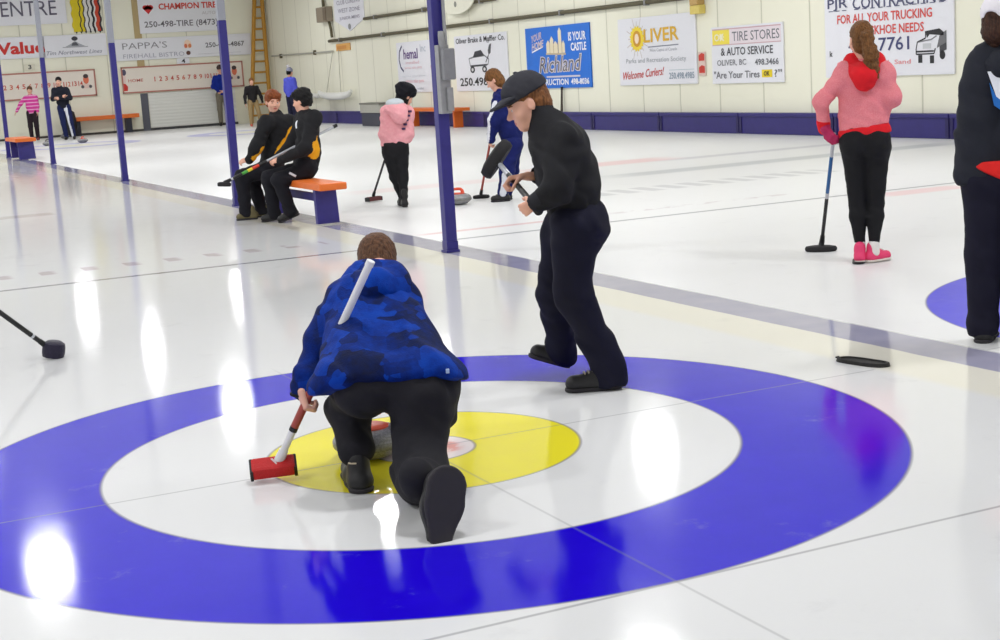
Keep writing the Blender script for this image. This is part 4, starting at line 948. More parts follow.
# ---- the boy carrying his broom across the blue ring
def sweeper():
    o, q = person(P_SWEEPER, 'boy in a black cap striding across the blue ring with a raised broom')
    H = Head(q['head'] + V(.018, 0, -.016), (-.9, -.15, -.36), (-.36, 0, .93), .95)
    ax = unit(q['hN2'] - q['hN1']) if 'hN1' in q else unit(q['bb'] - q['bt'])
    hn = hand_ops(q['wrN'] + V(-.005, 0, -.002), V(-.75, .25, -.45), (-.3, -.9, -.1), (-.4, .2, .8), (58, 76, 50), .86, 3, (40, 45))
    hf = hand_ops(q['wrF'] + V(-.005, 0, 0), V(-1, -.05, -.08), (-.15, .2, .95), (.1, -.9, .1), (48, 70, 52), .9, 3, (38, 42))
    base_body(q, H, .82, .0055, o, face(H_GINGER), (hn, hf))
    skin('hair', hair_cap(H, k=.95), .005, H_GINGER, o, wr=(.002, 140), seed=2)
    # cap
    CAPM = cloth('dark_cap_cloth', (52, 52, 58), weave=300)
    cp = [('+', H.E((0, -.012, .054), (.092, .112, .094)), 0), ('&', H.PL((0, 0, .034), (0, -.12, -1)), .006)]
    c = skin('cap', cp, .0055, CAPM, o, wr=(.0015, 60), seed=3)
    br = [('+', H.E((0, .105, .04), (.08, .07, .013)), 0), ('+', H.E((0, .07, .048), (.087, .06, .02)), .015), ('-', H.E((0, .10, -.03), (.1, .14, .068)), .006)]
    skin('brim', br, .005, CAPM, c)
    mb = MB(); mb.lathe([(.002, -.004), (.012, -.003), (.012, .002), (.003, .006)], H.p(0, -.01, .148), 12); mb.build('button', CAPM, c, True)
    # top
    up = unit(q['upper'] - q['pel'])
    TOP = BLACKC
    b = [('+', Cap(q['upper'] + V(.0, 0, -.02), q['chest'], .1, .118, 1.2), .05), ('+', Cap(q['chest'], q['waist'] + V(-.01, 0, 0), .118, .116, 1.2), .06), ('+', Cap(q['waist'], q['pel'] + V(-.01, 0, .02), .116, .116, 1.2), .06),
         ('+', Ell(q['waist'] + V(.03, 0, .03), (.08, .125, .14)), .06),
         ('+', Cap(q['neck'] + V(.015, 0, -.03), q['neck'] + V(-.012, 0, .03), .068, .058), .04)]
    b += [('&', Plane(q['pel'] + V(0, 0, .002), -unit(V(-.12, 0, 1))), .01)]
    b += limb(q['shN'] + V(.004, .03, -.01), q['elN'] + V(0, .01, 0), q['wrN'] + V(.012, 0, .006), .07, .055, .043, .06) + limb(q['shF'], q['elF'], q['wrF'] + V(.068, .01, 0), .075, .058, .042, .05)
    t = skin('jacket', b, .0065, TOP, o, wr=(.0058, 22), seed=2.2)
    cl = [('+', Cap(q['neck'] + V(.012, 0, -.01), q['neck'] + V(-.008, 0, .045), .066, .06), .01), ('-', Cap(q['neck'] + V(0, 0, .0), q['neck'] + V(-.02, 0, .12), .05, .055), .008), ('&', Plane(q['neck'] + V(-.01, 0, .05), V(-.5, 0, .87)), .005)]
    skin('collar', cl, .0055, TOP, t)
    for s, off in (('N', V(.0, 0, .0)), ('F', V(.055, .008, 0))):
        d = unit(q['wr' + s] - q['el' + s]); p = q['wr' + s] + off
        skin('cuff', [('+', Cap(p - d * .012, p + d * .012, .043, .041), 0), ('-', Cap(p, p + d * .05, .03, .03), .004)], .0055, CHAR, t)
    # trousers
    tr = [('+', Ell(q['pel'] + V(.005, 0, -.03), (.125, .145, .11)), 0), ('+', Ell(q['pel'] + V(.055, 0, -.06), (.07, .125, .1)), .05)]
    tr += [('+', Cap(q['hipN'] + V(-.01, 0, -.02), q['kneeN'] + V(-.02, 0, 0), .108, .08), .05), ('+', Cap(q['kneeN'] + V(-.02, 0, 0), q['ankN'] + V(.005, 0, .0), .08, .076), .05), ('+', Cap(q['ankN'], q['ankN'] + V(.012, 0, -.07), .078, .075), .03),
           ('+', Cap(q['hipF'] + V(.0, 0, -.02), q['kneeF'] + V(-.01, 0, 0), .106, .078), .05), ('+', Cap(q['kneeF'] + V(-.01, 0, 0), q['ankF'], .078, .066), .05), ('+', Cap(q['ankF'], q['ankF'] + V(.016, 0, -.02), .064, .06), .03),
           ('&', Plane((0, 0, .018), (0, 0, -1)), .005)]
    skin('trousers', tr, .007, NAVYC, o, wr=(.006, 17), seed=4.4)
    TRIM = mat('shoe_silver_trim', (150, 140, 122), .4)
    shoe(o, q['heelN'] + V(-.02, 0, .006), q['toeN'] + V(.0, 0, .0), 1.05, (DARKSHOE, SOLE), accent=TRIM, w=1.1)
    shoe(o, q['heelF'] + V(-.01, 0, -.005), q['toeF'] + V(.0, 0, .0), 1.0, (DARKSHOE, SOLE), accent=TRIM, w=1.1)
sweeper()
P = P_SWEEPER; pw = P['p']
ds = V(pw['bb']) - V(pw['bt']); rz = P['rz']
hx = w3(P, pw['h2']) - w3(P, pw['h1'])
broom(w3(P, pw['bt']), w3(P, V(pw['bb'])), 'broom with black pad held up by the boy in the black cap',
      [('handle', .0, .62, SILV, 1.0), ('sleeve', .30, .62, BLACKH, 1.06), ('grip', .62, .97, BLACKH, 1.12), ('butt_cap', .95, 1.02, BLACKRUB, 1.7)], .0125,
      ('oval', hx, hx.cross(Vector((.48, .85, -.2))), .20, .09, .062, BLACKPAD, (-.005, .0, .012)))

# ---- the girl with the ponytail
def ponytail():
    o, q = person(P_PONYTAIL, 'girl with a long ponytail in a pink sweater with red hood and black leggings')
    H = Head(q['head'], (-.35, .93, -.08), (0, .1, 1), .93)
    GLV = mat('maroon_glove', (176, 30, 84), .7, bump=.2)
    hn = hand_ops(q['wrN'] + V(0.01, -.02, -.01), V(.045, -.03, -.085), (-.6, -.8, -.1), (.3, .8, 0), (40, 55, 40), .95, 5)
    hf = hand_ops(q['wrF'], (-.9, .3, .1), (.3, .6, .5), (0, 0, 1), (30, 40, 25), .85, 3)
    base_body(q, H, .85, .0065, o, face(H_FAIR), (hn, hf))
    g = [( s_, (Cap(p.a, p.b, p.ra + .005, p.rb + .004)), k) for s_, p, k in hn] + [('+', Cap(q['wrN'] + V(0, 0, .03), q['wrN'] + V(.01, -.02, -.02), .036, .036), .01)]
    skin('glove', g, .005, GLV, o)
    h = [('+', H.E((0, -.014, .046), (.08, .1, .09)), 0), ('+', H.E((0, -.04, -.03), (.074, .064, .08)), .03), ('-', H.E((0, .105, -.04), (.088, .078, .095)), .012)]
    hair = skin('hair', h, .006, H_FAIR, o, wr=(.0028, 110), seed=2)
    a = H.p(0, -.1, .03); tl = q['tail']
    pt = [('+', Cap(a, a + V(.005, -.03, -.02), .03, .04), .02), ('+', Cap(a + V(.005, -.03, -.02), tl + V(-.02, -.03, .08), .036, .046), .03), ('+', Cap(tl + V(-.02, -.03, .08), tl + V(-.02, -.01, -.01), .046, .044), .03), ('+', Cap(tl + V(-.02, -.01, -.01), tl + V(-.07, -.01, -.11), .042, .016), .03), ('+', Cap(tl + V(-.015, 0, .03), tl + V(.02, 0, -.07), .036, .012), .03)]
    skin('ponytail', pt, .006, H_FAIR, hair, wr=(.005, 70), seed=3)
    mb = MB(); mb.lathe([(.03, -.012), (.036, 0), (.03, .012)], V(*a) + V(0, -.022, -.006), 14); mb.build('hair_tie', BLACKRUB, hair, True)
    g = N('heathered_pink_knit'); n = g.noise(170, 2, .7)
    g.set(Base_Color=g.mix(n, lin((214, 96, 108)), lin((236, 158, 162))), Roughness=.9); g.b.inputs['Specular IOR Level'].default_value = .15; g.bump(g.M('ADD', g.noise(150, 1), g.M('MULTIPLY', g.noise(20, 2), 2)), .3, .004); PINK = g.m
    REDK = cloth('red_rib_knit', (222, 30, 40))
    b = [('+', Cap(q['chest'] + V(-.065, 0, .0), q['waist'] + V(-.065, 0, 0), .1, .092, .8), .05), ('+', Cap(q['chest'] + V(.055, 0, .0), q['waist'] + V(.058, 0, 0), .1, .092, .8), .05),
         ('+', Cap(q['waist'] + V(-.06, 0, 0), q['pel'] + V(-.06, 0, .05), .092, .108, .85), .05), ('+', Cap(q['waist'] + V(.058, 0, 0), q['pel'] + V(.06, 0, .05), .092, .108, .85), .05),
         ('+', Cap(q['shN'] + V(.02, 0, 0), q['shF'] + V(-.02, 0, 0), .07, .07, .9), .06), ('+', Cap(q['neck'] + V(0, 0, -.06), q['neck'] + V(0, .01, -.01), .08, .055), .05),
         ('&', Plane(q['pel'] + V(0, 0, .085), (.16, 0, -1)), .008)]
    b += limb(q['shN'] + V(.015, 0, 0), q['elN'], q['wrN'], .06, .047, .04, .05) + limb(q['shF'] + V(-.02, 0, 0), q['elF'] + V(-.012, 0, 0), q['wrF'], .06, .05, .042, .05)
    sw = skin('sweater', b, .008, PINK, o, wr=(.004, 26), seed=1.7)
    hd = [('+', Cap(q['neck'] + V(-.085, .0, -.03), q['neck'] + V(-.02, -.11, -.12), .045, .06), .05), ('+', Cap(q['neck'] + V(.085, .0, -.03), q['neck'] + V(.02, -.11, -.12), .045, .06), .05), ('+', Cap(q['neck'] + V(.0, -.09, -.1), q['neck'] + V(.0, -.10, -.17), .07, .045), .05), ('+', Cap(q['neck'] + V(-.07, .02, -.01), q['neck'] + V(.07, .02, -.01), .05, .05), .05)]
    skin('hood', hd, .007, REDK, sw, wr=(.003, 36), seed=1.1)
    hem = [('+', Cap(q['pel'] + V(-.06, 0, .05), q['pel'] + V(.06, 0, .045), .113, .112, .9), .05), ('&', Plane(q['pel'] + V(0, 0, .095), (-.16, 0, 1)), .006), ('&', Plane(q['pel'] + V(0, 0, .02), (.16, 0, -1)), .006)]
    skin('hem_band', hem, .007, REDK, sw)
    d = unit(q['wrN'] - q['elN']); skin('cuff', [('+', Cap(q['wrN'] - d * .03, q['wrN'] + d * .02, .047, .042), 0)], .006, REDK, sw)
    LEG = cloth('black_leggings', (24, 24, 27), var=.06)
    tr = [('+', Cap(q['pel'] + V(-.06, 0, .03), q['pel'] + V(.056, 0, .03), .1, .098, .95), 0), ('+', Ell(q['hipN'] + V(.004, -.03, .02), (.092, .11, .11)), .04), ('+', Ell(q['hipF'] + V(.0, -.03, .02), (.092, .11, .11)), .04)]
    for s in 'NF':
        tr += [('+', Cap(q['hip' + s], q['knee' + s], .085, .054), .03), ('+', Cap(q['knee' + s], q['knee' + s] * .7 + q['ank' + s] * .3 + V(0, -.015, 0), .052, .055), .02), ('+', Cap(q['knee' + s] * .7 + q['ank' + s] * .3 + V(0, -.015, 0), q['ank' + s] + V(0, 0, .01), .055, .034), .02)]
    skin('leggings', tr, .007, LEG, o, wr=(.0015, 30), seed=2)
    HOT = mat('hot_pink_mesh', (226, 60, 110), .6, bump=.2)
    for s, dz in (('N', 0), ('F', .004)):
        sh = shoe(o, q['heel' + s] * V(1, 1, 0) + V(0, 0, .036), q['toe' + s] * V(1, 1, 0) + V(0, 0, .036), .95, (HOT, SOLEW), accent=SOLEW, w=1.05)
        skin('sock', [('+', Cap(q['ank' + s] + V(0, 0, .02), q['ank' + s] + V(0, 0, -.04), .036, .038), 0)], .006, mat('white_sock', (226, 222, 218), .8), sh)
    shd = [('+', Cap(q['heelN'] * V(1, 1, 0) + V(-.01, -.02, .006), q['heelN'] * V(1, 1, 0) + V(-.01, .12, .006), .042, .042), 0), ('&', Plane((0, 0, .016), (0, 0, 1)), .002), ('&', Plane((0, 0, .001), (0, 0, -1)), .002)]
    skin('gripper', shd, .006, BLACKRUB, o)
ponytail()
P = P_PONYTAIL; pw = P['p']
A = w3(P, V(pw['bt']) + V(.01, -.06, .06)); B = w3(P, V(pw['bb']) + V(0, 0, -.01))
broom(A, B, 'broom with blue and black shaft standing on the ice by the ponytailed girl',
      [('handle', 0, .42, BLACKH, 1.0), ('silver_ring', .42, .47, SILV, 1.05), ('blue_sleeve', .47, .8, BLUEH, 1.0), ('grip', .8, 1.0, SILV, 1.0)], .013,
      ('oval', (math.cos(.7), -math.sin(.7), 0), (0, 0, 1), .225, .11, .042, BLACKPAD, (-.01, 0, -.048)))

# ---- the person in the white cap at the frame edge
def whitecap():
    o, q = person(P_WHITECAP, 'person in a white cap and dark jacket with back turned at the frame edge')
    H = Head(q['head'], (.5, .86, -.1), (0, .1, 1), .98)
    hn = hand_ops(q['wrN'], (.8, .5, .1), (-.2, .9, .2), (0, 0, 1), (40, 50, 30), .9); hf = hand_ops(q['wrF'], (-.8, .5, .1), (.2, .9, .2), (0, 0, 1), (40, 50, 30), .9)
    base_body(q, H, .92, .008, o, face(H_DBROWN), (hn, hf))
    hr = skin('hair', hair_cap(H) + [('+', H.E((.01, -.06, -.045), (.075, .055, .06)), .03)], .006, H_DBROWN, o, wr=(.0025, 110), seed=2)
    skin('bun', [('+', Ell(q['bun'] + V(.008, 0, -.01), (.036, .042, .05)), 0), ('+', Ell(q['bun'] + V(.03, .0, -.055), (.03, .035, .04)), .02)], .006, H_DBROWN, hr, wr=(.004, 80), seed=1)
    CAPW = cloth('white_cap_cloth', (228, 224, 228), var=.04)
    c = skin('cap', [('+', H.E((0, -.012, .055), (.092, .113, .095)), 0), ('&', H.PL((0, 0, .03), (0, .12, -1)), .006), ('-', H.E((0, -.12, .02), (.035, .05, .03)), .006)], .006, CAPW, o)
    skin('brim', [('+', H.E((0, .125, .04), (.08, .095, .013)), 0), ('-', H.E((0, .11, -.035), (.1, .14, .068)), .006)], .006, CAPW, c)
    mb = MB(); e = H.p(-.07, -.06, .075); mb.lathe([(.002, -.006), (.012, -.004), (.012, .004), (.002, .006)], e, 12); mb.build('emblem', mat('cap_emblem_grey', (110, 104, 116), .6), c, True)
    JK = cloth('dark_grey_navy_fleece', (36, 38, 46))
    b = [('+', Cap(q['chest'] + V(-.09, 0, .03), q['waist'] + V(-.085, 0, 0), .112, .108, .85), .05), ('+', Cap(q['chest'] + V(.09, 0, .03), q['waist'] + V(.085, 0, 0), .112, .108, .85), .05),
         ('+', Cap(q['waist'] + V(-.09, 0, 0), q['pel'] + V(-.095, 0, .0), .108, .125, .9), .05), ('+', Cap(q['waist'] + V(.09, 0, 0), q['pel'] + V(.095, 0, .0), .108, .125, .9), .05),
         ('+', Cap(q['shN'] + V(.07, 0, .01), q['shF'] + V(-.05, 0, .01), .082, .082, .95), .06), ('+', Cap(q['neck'] + V(0, -.01, -.06), q['neck'] + V(0, .0, .0), .09, .066), .05), ('&', Plane(q['pel'] + V(0, 0, -.01), (.28, 0, -1)), .008)]
    b += limb(q['shN'] + V(.06, 0, 0), q['elN'] + V(.05, 0, 0), q['wrN'], .086, .068, .05, .05) + limb(q['shF'] + V(-.03, 0, 0), q['elF'] + V(-.02, 0, 0), q['wrF'], .09, .072, .05, .05)
    j = skin('jacket', b, .009, JK, o, wr=(.005, 22), seed=1.9)
    skin('hood', [('+', Cap(q['neck'] + V(-.085, .0, -.04), q['neck'] + V(.0, -.09, -.08), .045, .06), .05), ('+', Cap(q['neck'] + V(.085, .0, -.04), q['neck'] + V(.0, -.09, -.08), .045, .06), .05)], .008, JK, j, wr=(.003, 30))
    mb = MB(); mb.prism([(.022, 1.285), (.05, 1.285), (.14, 1.18), (.14, 1.10), (.06, 1.17)], -.128, -.108); mb.build('white_flash', mat('white_patch', (232, 234, 240), .5), j)
    mb = MB(); mb.prism([(.03, 1.235), (.06, 1.17), (.14, 1.10), (.14, 1.06), (.05, 1.13)], -.127, -.107); mb.build('blue_flash', mat('blue_patch', (20, 104, 186), .5), j)
    skin('shirt_hem', [('+', Cap(q['pel'] + V(-.06, 0, .0), q['pel'] + V(.1, 0, .0), .128, .13, .95), 0), ('&', Plane(q['pel'] + V(0, 0, -.04), (-.5, 0, -1)), .006), ('&', Plane(q['pel'] + V(0, 0, .05), (0, 0, 1)), .006)], .008, cloth('red_shirt', (224, 40, 36)), o)
    tr = [('+', Cap(q['pel'] + V(-.07, 0, -.03), q['pel'] + V(.07, 0, -.03), .118, .118, .95), 0)]
    for s in 'NF': tr += limb(q['hip' + s], q['knee' + s], q['ank' + s], .105, .084, .07, .04) + [('+', Cap(q['ank' + s], q['ank' + s] + V(0, .01, -.045), .07, .072), .02)]
    tr += [('&', Plane((0, 0, .025), (0, 0, -1)), .005)]
    skin('trousers', tr, .009, cloth('navy_black_trousers', (22, 21, 38)), o, wr=(.004, 20), seed=3)
    for s in 'NF': shoe(o, q['heel' + s] * V(1, 1, 0) + V(0, -.01, .034), q['toe' + s] * V(1, 1, 0) + V(0, 0, .034), 1.05, (DARKSHOE, SOLE), w=1.15)
whitecap()

# ---- mid-ice: pink fleece, navy tracksuit
VS = 1.8
def pinkgirl():
    o, q = person(P_PINK, 'child in a puffy black beret, pale pink fleece and black tights')
    H = Head(q['head'] + V(.02, 0, -.02), (.75, .5, -.42), (.3, .1, .9), .9)
    hn = hand_ops(q['wrN'], (-.2, .5, -.3), (-.5, 0, .5), (.5, .5, 0), (50, 60, 40), .8); hf = hand_ops(q['wrF'], (-.6, .3, -.2), (0, .5, .5), (0, 0, 1), (50, 60, 40), .8)
    base_body(q, H, .78, .009, o, face(H_DARK), (hn, hf))
    hr = skin('hair', hair_cap(H) + [('+', H.E((0, -.02, -.06), (.085, .07, .07)), .04), ('-', H.E((0, .11, -.04), (.08, .08, .1)), .01)], .009, H_DARK, o, wr=(.004, 70))
    bt = [('+', H.E((.0, -.02, .085), (.122, .138, .085)), 0), ('+', H.E((0, -.01, .045), (.095, .115, .05)), .03), ('+', H.E((-.05, -.03, .1), (.07, .08, .07)), .03), ('+', H.E((.03, -.07, .03), (.08, .07, .08)), .03)]
    skin('beret', bt, .009, cloth('black_knit', (20, 20, 28)), o, wr=(.006, 34), seed=2)
    g = N('pale_pink_fleece'); g.set(Base_Color=g.mix(g.noise(40, 3), lin((234, 150, 160)), lin((244, 182, 186))), Roughness=.95); g.bump(g.noise(60, 3), .5, .01); PK_ = g.m
    b = [('+', Cap(q['chest'] + V(-.06, 0, .01), q['waist'] + V(-.065, 0, 0), .09, .095, .85), .05), ('+', Cap(q['chest'] + V(.05, 0, .01), q['waist'] + V(.05, 0, 0), .09, .095, .85), .05), ('+', Cap(q['waist'] + V(-.065, 0, 0), q['pel'] + V(-.05, 0, .06), .095, .1, .9), .05), ('+', Cap(q['waist'] + V(.05, 0, 0), q['pel'] + V(.06, 0, .06), .095, .1, .9), .05),
         ('+', Cap(q['shN'] + V(.03, 0, 0), q['shF'] + V(-.03, 0, 0), .08, .08), .06), ('&', Plane(q['pel'] + V(0, 0, .055), (.06, 0, -1)), .01)]
    b += limb(q['shN'] + V(.012, 0, 0), q['elN'] + V(.02, 0, 0), q['wrN'], .066, .052, .044, .05) + limb(q['shF'] + V(-.02, 0, 0), q['elF'] + V(-.025, 0, 0), q['wrF'], .066, .052, .044, .05)
    f = skin('fleece', b, .01, PK_, o, wr=(.005, 26), seed=2)
    skin('hood', [('+', Ell(q['hood'] + V(-.01, -.02, -.02), (.13, .08, .08)), 0), ('+', Ell(q['hood'] + V(.02, -.05, -.1), (.09, .06, .08)), .05)], .01, PK_, f, wr=(.004, 30))
    skin('hood_lining', [('+', Ell(q['hood'] + V(-.02, -.02, .045), (.1, .06, .05)), 0)], .01, cloth('pale_blue_grey_lining', (206, 214, 220)), f)
    mb = MB(); p = q['shF'] + V(-.02, -.085, 0)
    for j in range(5): mb.lathe([(.004, -.012), (.02, -.01), (.02, .01), (.004, .012)], p + V(.03 - .02 * j, -.005, .02 - .045 * j), 10)
    mb.build('letter_print', mat('purple_print', (72, 50, 90), .6), f)
    tr = [('+', Cap(q['pel'] + V(-.045, 0, .04), q['pel'] + V(.055, 0, .04), .1, .1), 0)]
    for s in 'NF': tr += limb(q['hip' + s], q['knee' + s], q['ank' + s], .088, .056, .042, .03)
    skin('tights', tr, .009, BLACKC, o, wr=(.003, 26))
    for s in 'NF':
        q['toe' + s][2] = q['heel' + s][2] = .034; shoe(o, q['heel' + s], q['toe' + s], .9, (DARKSHOE, SOLE), top=.16, w=1.1)
pinkgirl()
P = P_PINK; pw = P['p']
broom(w3(P, V(pw['bt']) + V(.03, -.1, .12)), w3(P, V(pw['bb']) + V(0, 0, -.07)), 'broom with dark red pad swept out on the ice beside the pink fleece',
      [('handle', 0, .6, BLACKH, .95), ('upper_shaft', .6, 1, SILV, .95)], .013, ('box', (.92, .38, 0), (0, 0, 1), .2, .07, .05, mat('dark_red_pad', (96, 50, 52), .8, bump=.3), (0, 0, -.04)))

def navygirl():
    o, q = person(P_NAVY, 'child in a navy tracksuit sweeping with a red broom behind the capped boy')
    H = Head(q['head'], (-.8, .1, -.5), (-.4, 0, .9), .9)
    hn = hand_ops(q['wrN'], (-.1, .3, -1), (-.8, -.5, 0), (0, .8, 0), (55, 70, 45), .8); hf = hand_ops(q['wrF'], (-.1, 0, -1), (-.5, .8, 0), (0, -.8, 0), (55, 70, 45), .8)
    base_body(q, H, .76, .009, o, face(H_FAIR), (hn, hf))
    skin('hair', hair_cap(H) + [('+', H.E((0, -.04, -.05), (.083, .07, .085)), .03), ('-', H.E((0, .11, -.05), (.08, .08, .1)), .01)], .009, H_FAIR, o, wr=(.004, 80))
    NV = cloth('navy_track_fabric', (18, 28, 92), var=.15); WS = mat('white_stripe', (226, 228, 236), .6)
    b = [('+', Cap(q['chest'] + V(-.02, -.03, .03), q['waist'] + V(0, -.03, 0), .105, .105, 1.1), .05), ('+', Cap(q['chest'] + V(.02, .03, .03), q['waist'] + V(.01, .03, 0), .105, .105, 1.1), .05), ('+', Cap(q['waist'], q['pel'] + V(0, 0, .02), .115, .118, 1.1), .05), ('+', Cap(q['neck'] + V(0, 0, -.05), q['neck'], .07, .055), .05), ('&', Plane(q['pel'], (0, 0, -1)), .01)]
    b += limb(q['shN'], q['elN'], q['wrN'], .07, .06, .045, .05) + limb(q['shF'], q['elF'], q['wrF'], .07, .06, .045, .05)
    st = [Cap(q['elN'] + V(-.06, -.03, .03), q['wrN'] + V(-.05, -.03, 0), .035), Cap(q['shN'] + V(-.05, -.05, -.05), q['elN'] + V(-.06, -.03, .03), .03)]
    skin('track_jacket', b, .009, [NV, WS], o, wr=(.005, 24), seed=3, paint=[(1, st)])
    tr = [('+', Cap(q['pel'] + V(0, -.05, -.02), q['pel'] + V(0, .05, -.02), .115, .115), 0)]
    for s in 'NF': tr += limb(q['hip' + s], q['knee' + s], q['ank' + s], .105, .08, .06, .04)
    skin('track_trousers', tr, .009, [NV, WS], o, wr=(.005, 22), seed=1, paint=[(1, [Cap(q['kneeN'] + V(-.02, -.08, -.05), q['ankN'] + V(0, -.07, 0), .04)])])
    for s in 'NF':
        q['toe' + s][2] = q['heel' + s][2] = .034; shoe(o, q['heel' + s], q['toe' + s], 1.0, (DARKSHOE, SOLE), w=1.1)
navygirl()
P = P_NAVY; pw = P['p']
broom(w3(P, V(pw['bt']) + V(.02, -.06, .1)), w3(P, V(pw['bb']) + V(0, 0, -.005)), 'red shafted broom with black oval pad standing on the ice behind the capped boy',
      [('handle', 0, .75, REDH, 1), ('grip', .75, 1, BLACKH, 1.1)], .013, ('oval', (1, -.3, 0), (0, 0, 1), .19, .1, .04, BLACKPAD, (0, 0, -.034)))

# ---- two boys on the bench
def seated(tab, label, hair, fw, up_, gold, hairtop, chest_patch, shoe_m, handsdir):
    o, q = person(tab, label)
    H = Head(q['head'], fw, up_, .95)
    hs = [hand_ops(q['wr' + s], q['hand' + s] - q['wr' + s] + V(-.01, 0, -.01), (0, 0, 1) if s == 'F' else (0, -.7, .7), (0, .8 if s == 'N' else -.8, 0), (40, 55, 35), .85) for s in 'NF']
    base_body(q, H, .84, .008, o, face(hair), hs)
    h = hair_cap(H, hairtop, k=1.06) + [('+', H.E((.03, .055, .085), (.055, .04, .03)), .02), ('+', H.E((-.03, .06, .08), (.05, .035, .03)), .02)]
    skin('hair', h, .007, hair, o, wr=(.005, 60), seed=3)
    GOLD = bpy.data.materials.get('gold_panel_fabric') or cloth('gold_panel_fabric', (236, 168, 30))
    b = [('+', Cap(q['chest'] + V(0, -.05, .03), q['waist'] + V(.0, -.04, 0), .115, .11), .05), ('+', Cap(q['chest'] + V(0, .05, .03), q['waist'] + V(.0, .04, 0), .115, .11), .05), ('+', Cap(q['waist'], q['pel'] + V(0, 0, .0), .125, .13, 1.1), .06),
         ('+', Cap(q['shN'] + V(0, .03, 0), q['shF'] + V(0, -.02, 0), .075, .075), .06), ('+', Cap(q['neck'] + V(0, 0, -.07), q['neck'] + V(0, 0, .02), .085, .062), .05), ('&', Plane(q['pel'] + V(0, 0, -.06), (0, 0, -1)), .01)]
    b += limb(q['shN'], q['elN'], q['wrN'], .078, .066, .047, .05) + limb(q['shF'], q['elF'], q['wrF'], .078, .066, .047, .05)
    j = skin('jacket', b, .0085, [BLACKC, GOLD], o, wr=(.005, 22), seed=2.7, paint=[(1, gold(q))])
    cl = [('+', Cap(q['neck'] + V(0, 0, -.03), q['neck'] + V(0, 0, .035), .074, .068), 0), ('-', Cap(q['neck'] + V(0, 0, .0), q['neck'] + V(0, 0, .1), .056, .06), .006), ('&', Plane(q['neck'] + V(0, 0, .035), (0, 0, 1)), .004)]
    skin('collar', cl, .008, BLACKC, j)
    if chest_patch is not None:
        skin('undershirt', [('+', Ell(q['neck'] + V(*chest_patch), (.032, .03, .055)), 0)], .007, mat('white_tee', (228, 230, 236), .7), o)
    tr = [('+', Cap(q['pel'] + V(0, -.06, -.01), q['pel'] + V(0, .06, -.01), .12, .12), 0)]
    for s in 'NF': tr += limb(q['hip' + s], q['knee' + s], q['ank' + s], .094, .076, .064, .04) + [('+', Cap(q['ank' + s], q['ank' + s] + V(0, 0, -.03), .064, .064), .02)]
    tr += [('&', Plane((0, 0, .03), (0, 0, -1)), .005)]
    t = skin('trousers', tr, .0085, cloth('black_track_trousers', (25, 25, 32)), o, wr=(.0045, 22), seed=1.3)
    for s in 'NF':
        for kk in ('heel', 'toe'): q[kk + s][2] = max(q[kk + s][2], .034)
        shoe(o, q['heel' + s], q['toe' + s], 1.05, shoe_m, w=1.1, accent=PALE if shoe_m[0] is OLIVE else None)
    return o, q, j, t
OLIVE = mat('olive_shoe_suede', (108, 100, 70), .8, bump=.2)
VS = 1.4
def gold1(q): return [Cap(q['shF'] + V(.02, -.1, -.1), q['elF'] + V(.0, -.1, -.0), .06, .09), Cap(q['waist'] + V(.12, -.08, .08), q['waist'] + V(.06, -.12, -.02), .075, .07), Cap(q['elN'] + V(.06, -.02, -.03), q['wrN'] + V(.04, -.02, .02), .05, .035)]
def gold2(q): return [Cap(q['chest'] + V(.05, -.13, -.02), q['waist'] + V(.06, -.12, -.02), .035, .075), Cap(q['elN'] + V(.07, .0, .02), q['elN'] + V(.06, .02, -.08), .055, .06)]
seated(P_BOYONE, 'auburn haired boy in black and gold jacket on the bench beside the post', H_AUBURN, (.25, -.95, -.12), (.05, 0, 1), gold1, 1.05, None, (OLIVE, SOLE), 0)
o, q, j, t = seated(P_BOYTWO, 'black haired boy in black and gold jacket on the bench, face turned away', H_DARK, (-.88, .42, -.12), (0, 0, 1), gold2, 1.12, (-.075, -.05, -.09), (DARKSHOE, SOLE), 0)
mb = MB(); mb.tube([q['hipN'] * .5 + q['kneeN'] * .5 + V(-.03, -.08, .03), q['hipN'] * .62 + q['kneeN'] * .38 + V(0, -.09, -.02)], .012, 8); mb.build('pocket_logo', mat('white_logo_print', (214, 214, 220), .5), t)
P = P_BOYTWO; pw = P['p']
A = w3(P, V(pw['bt'])); B = w3(P, V(pw['bb']))
broom(A, B, 'silver broom with a rainbow banded sleeve resting across the laps of the seated boys',
      [('handle', 0, 1, SILV, 1), ('black_sleeve', .06, .14, BLACKH, 1.12), ('green_band', .14, .19, mat('green_band', (70, 150, 60), .4), 1.15), ('yellow_band', .19, .23, mat('yellow_band', (226, 200, 50), .4), 1.15), ('red_band', .23, .29, mat('red_band', (206, 60, 40), .4), 1.15), ('dark_sleeve', .29, .36, BLACKH, 1.12), ('butt_cap', .965, 1.0, BLACKRUB, 1.35)], .0135,
      ('oval', (1, .3, -.1), (.1, 0, 1), .15, .09, .045, BLACKPAD, (-.02, 0, -.02)))

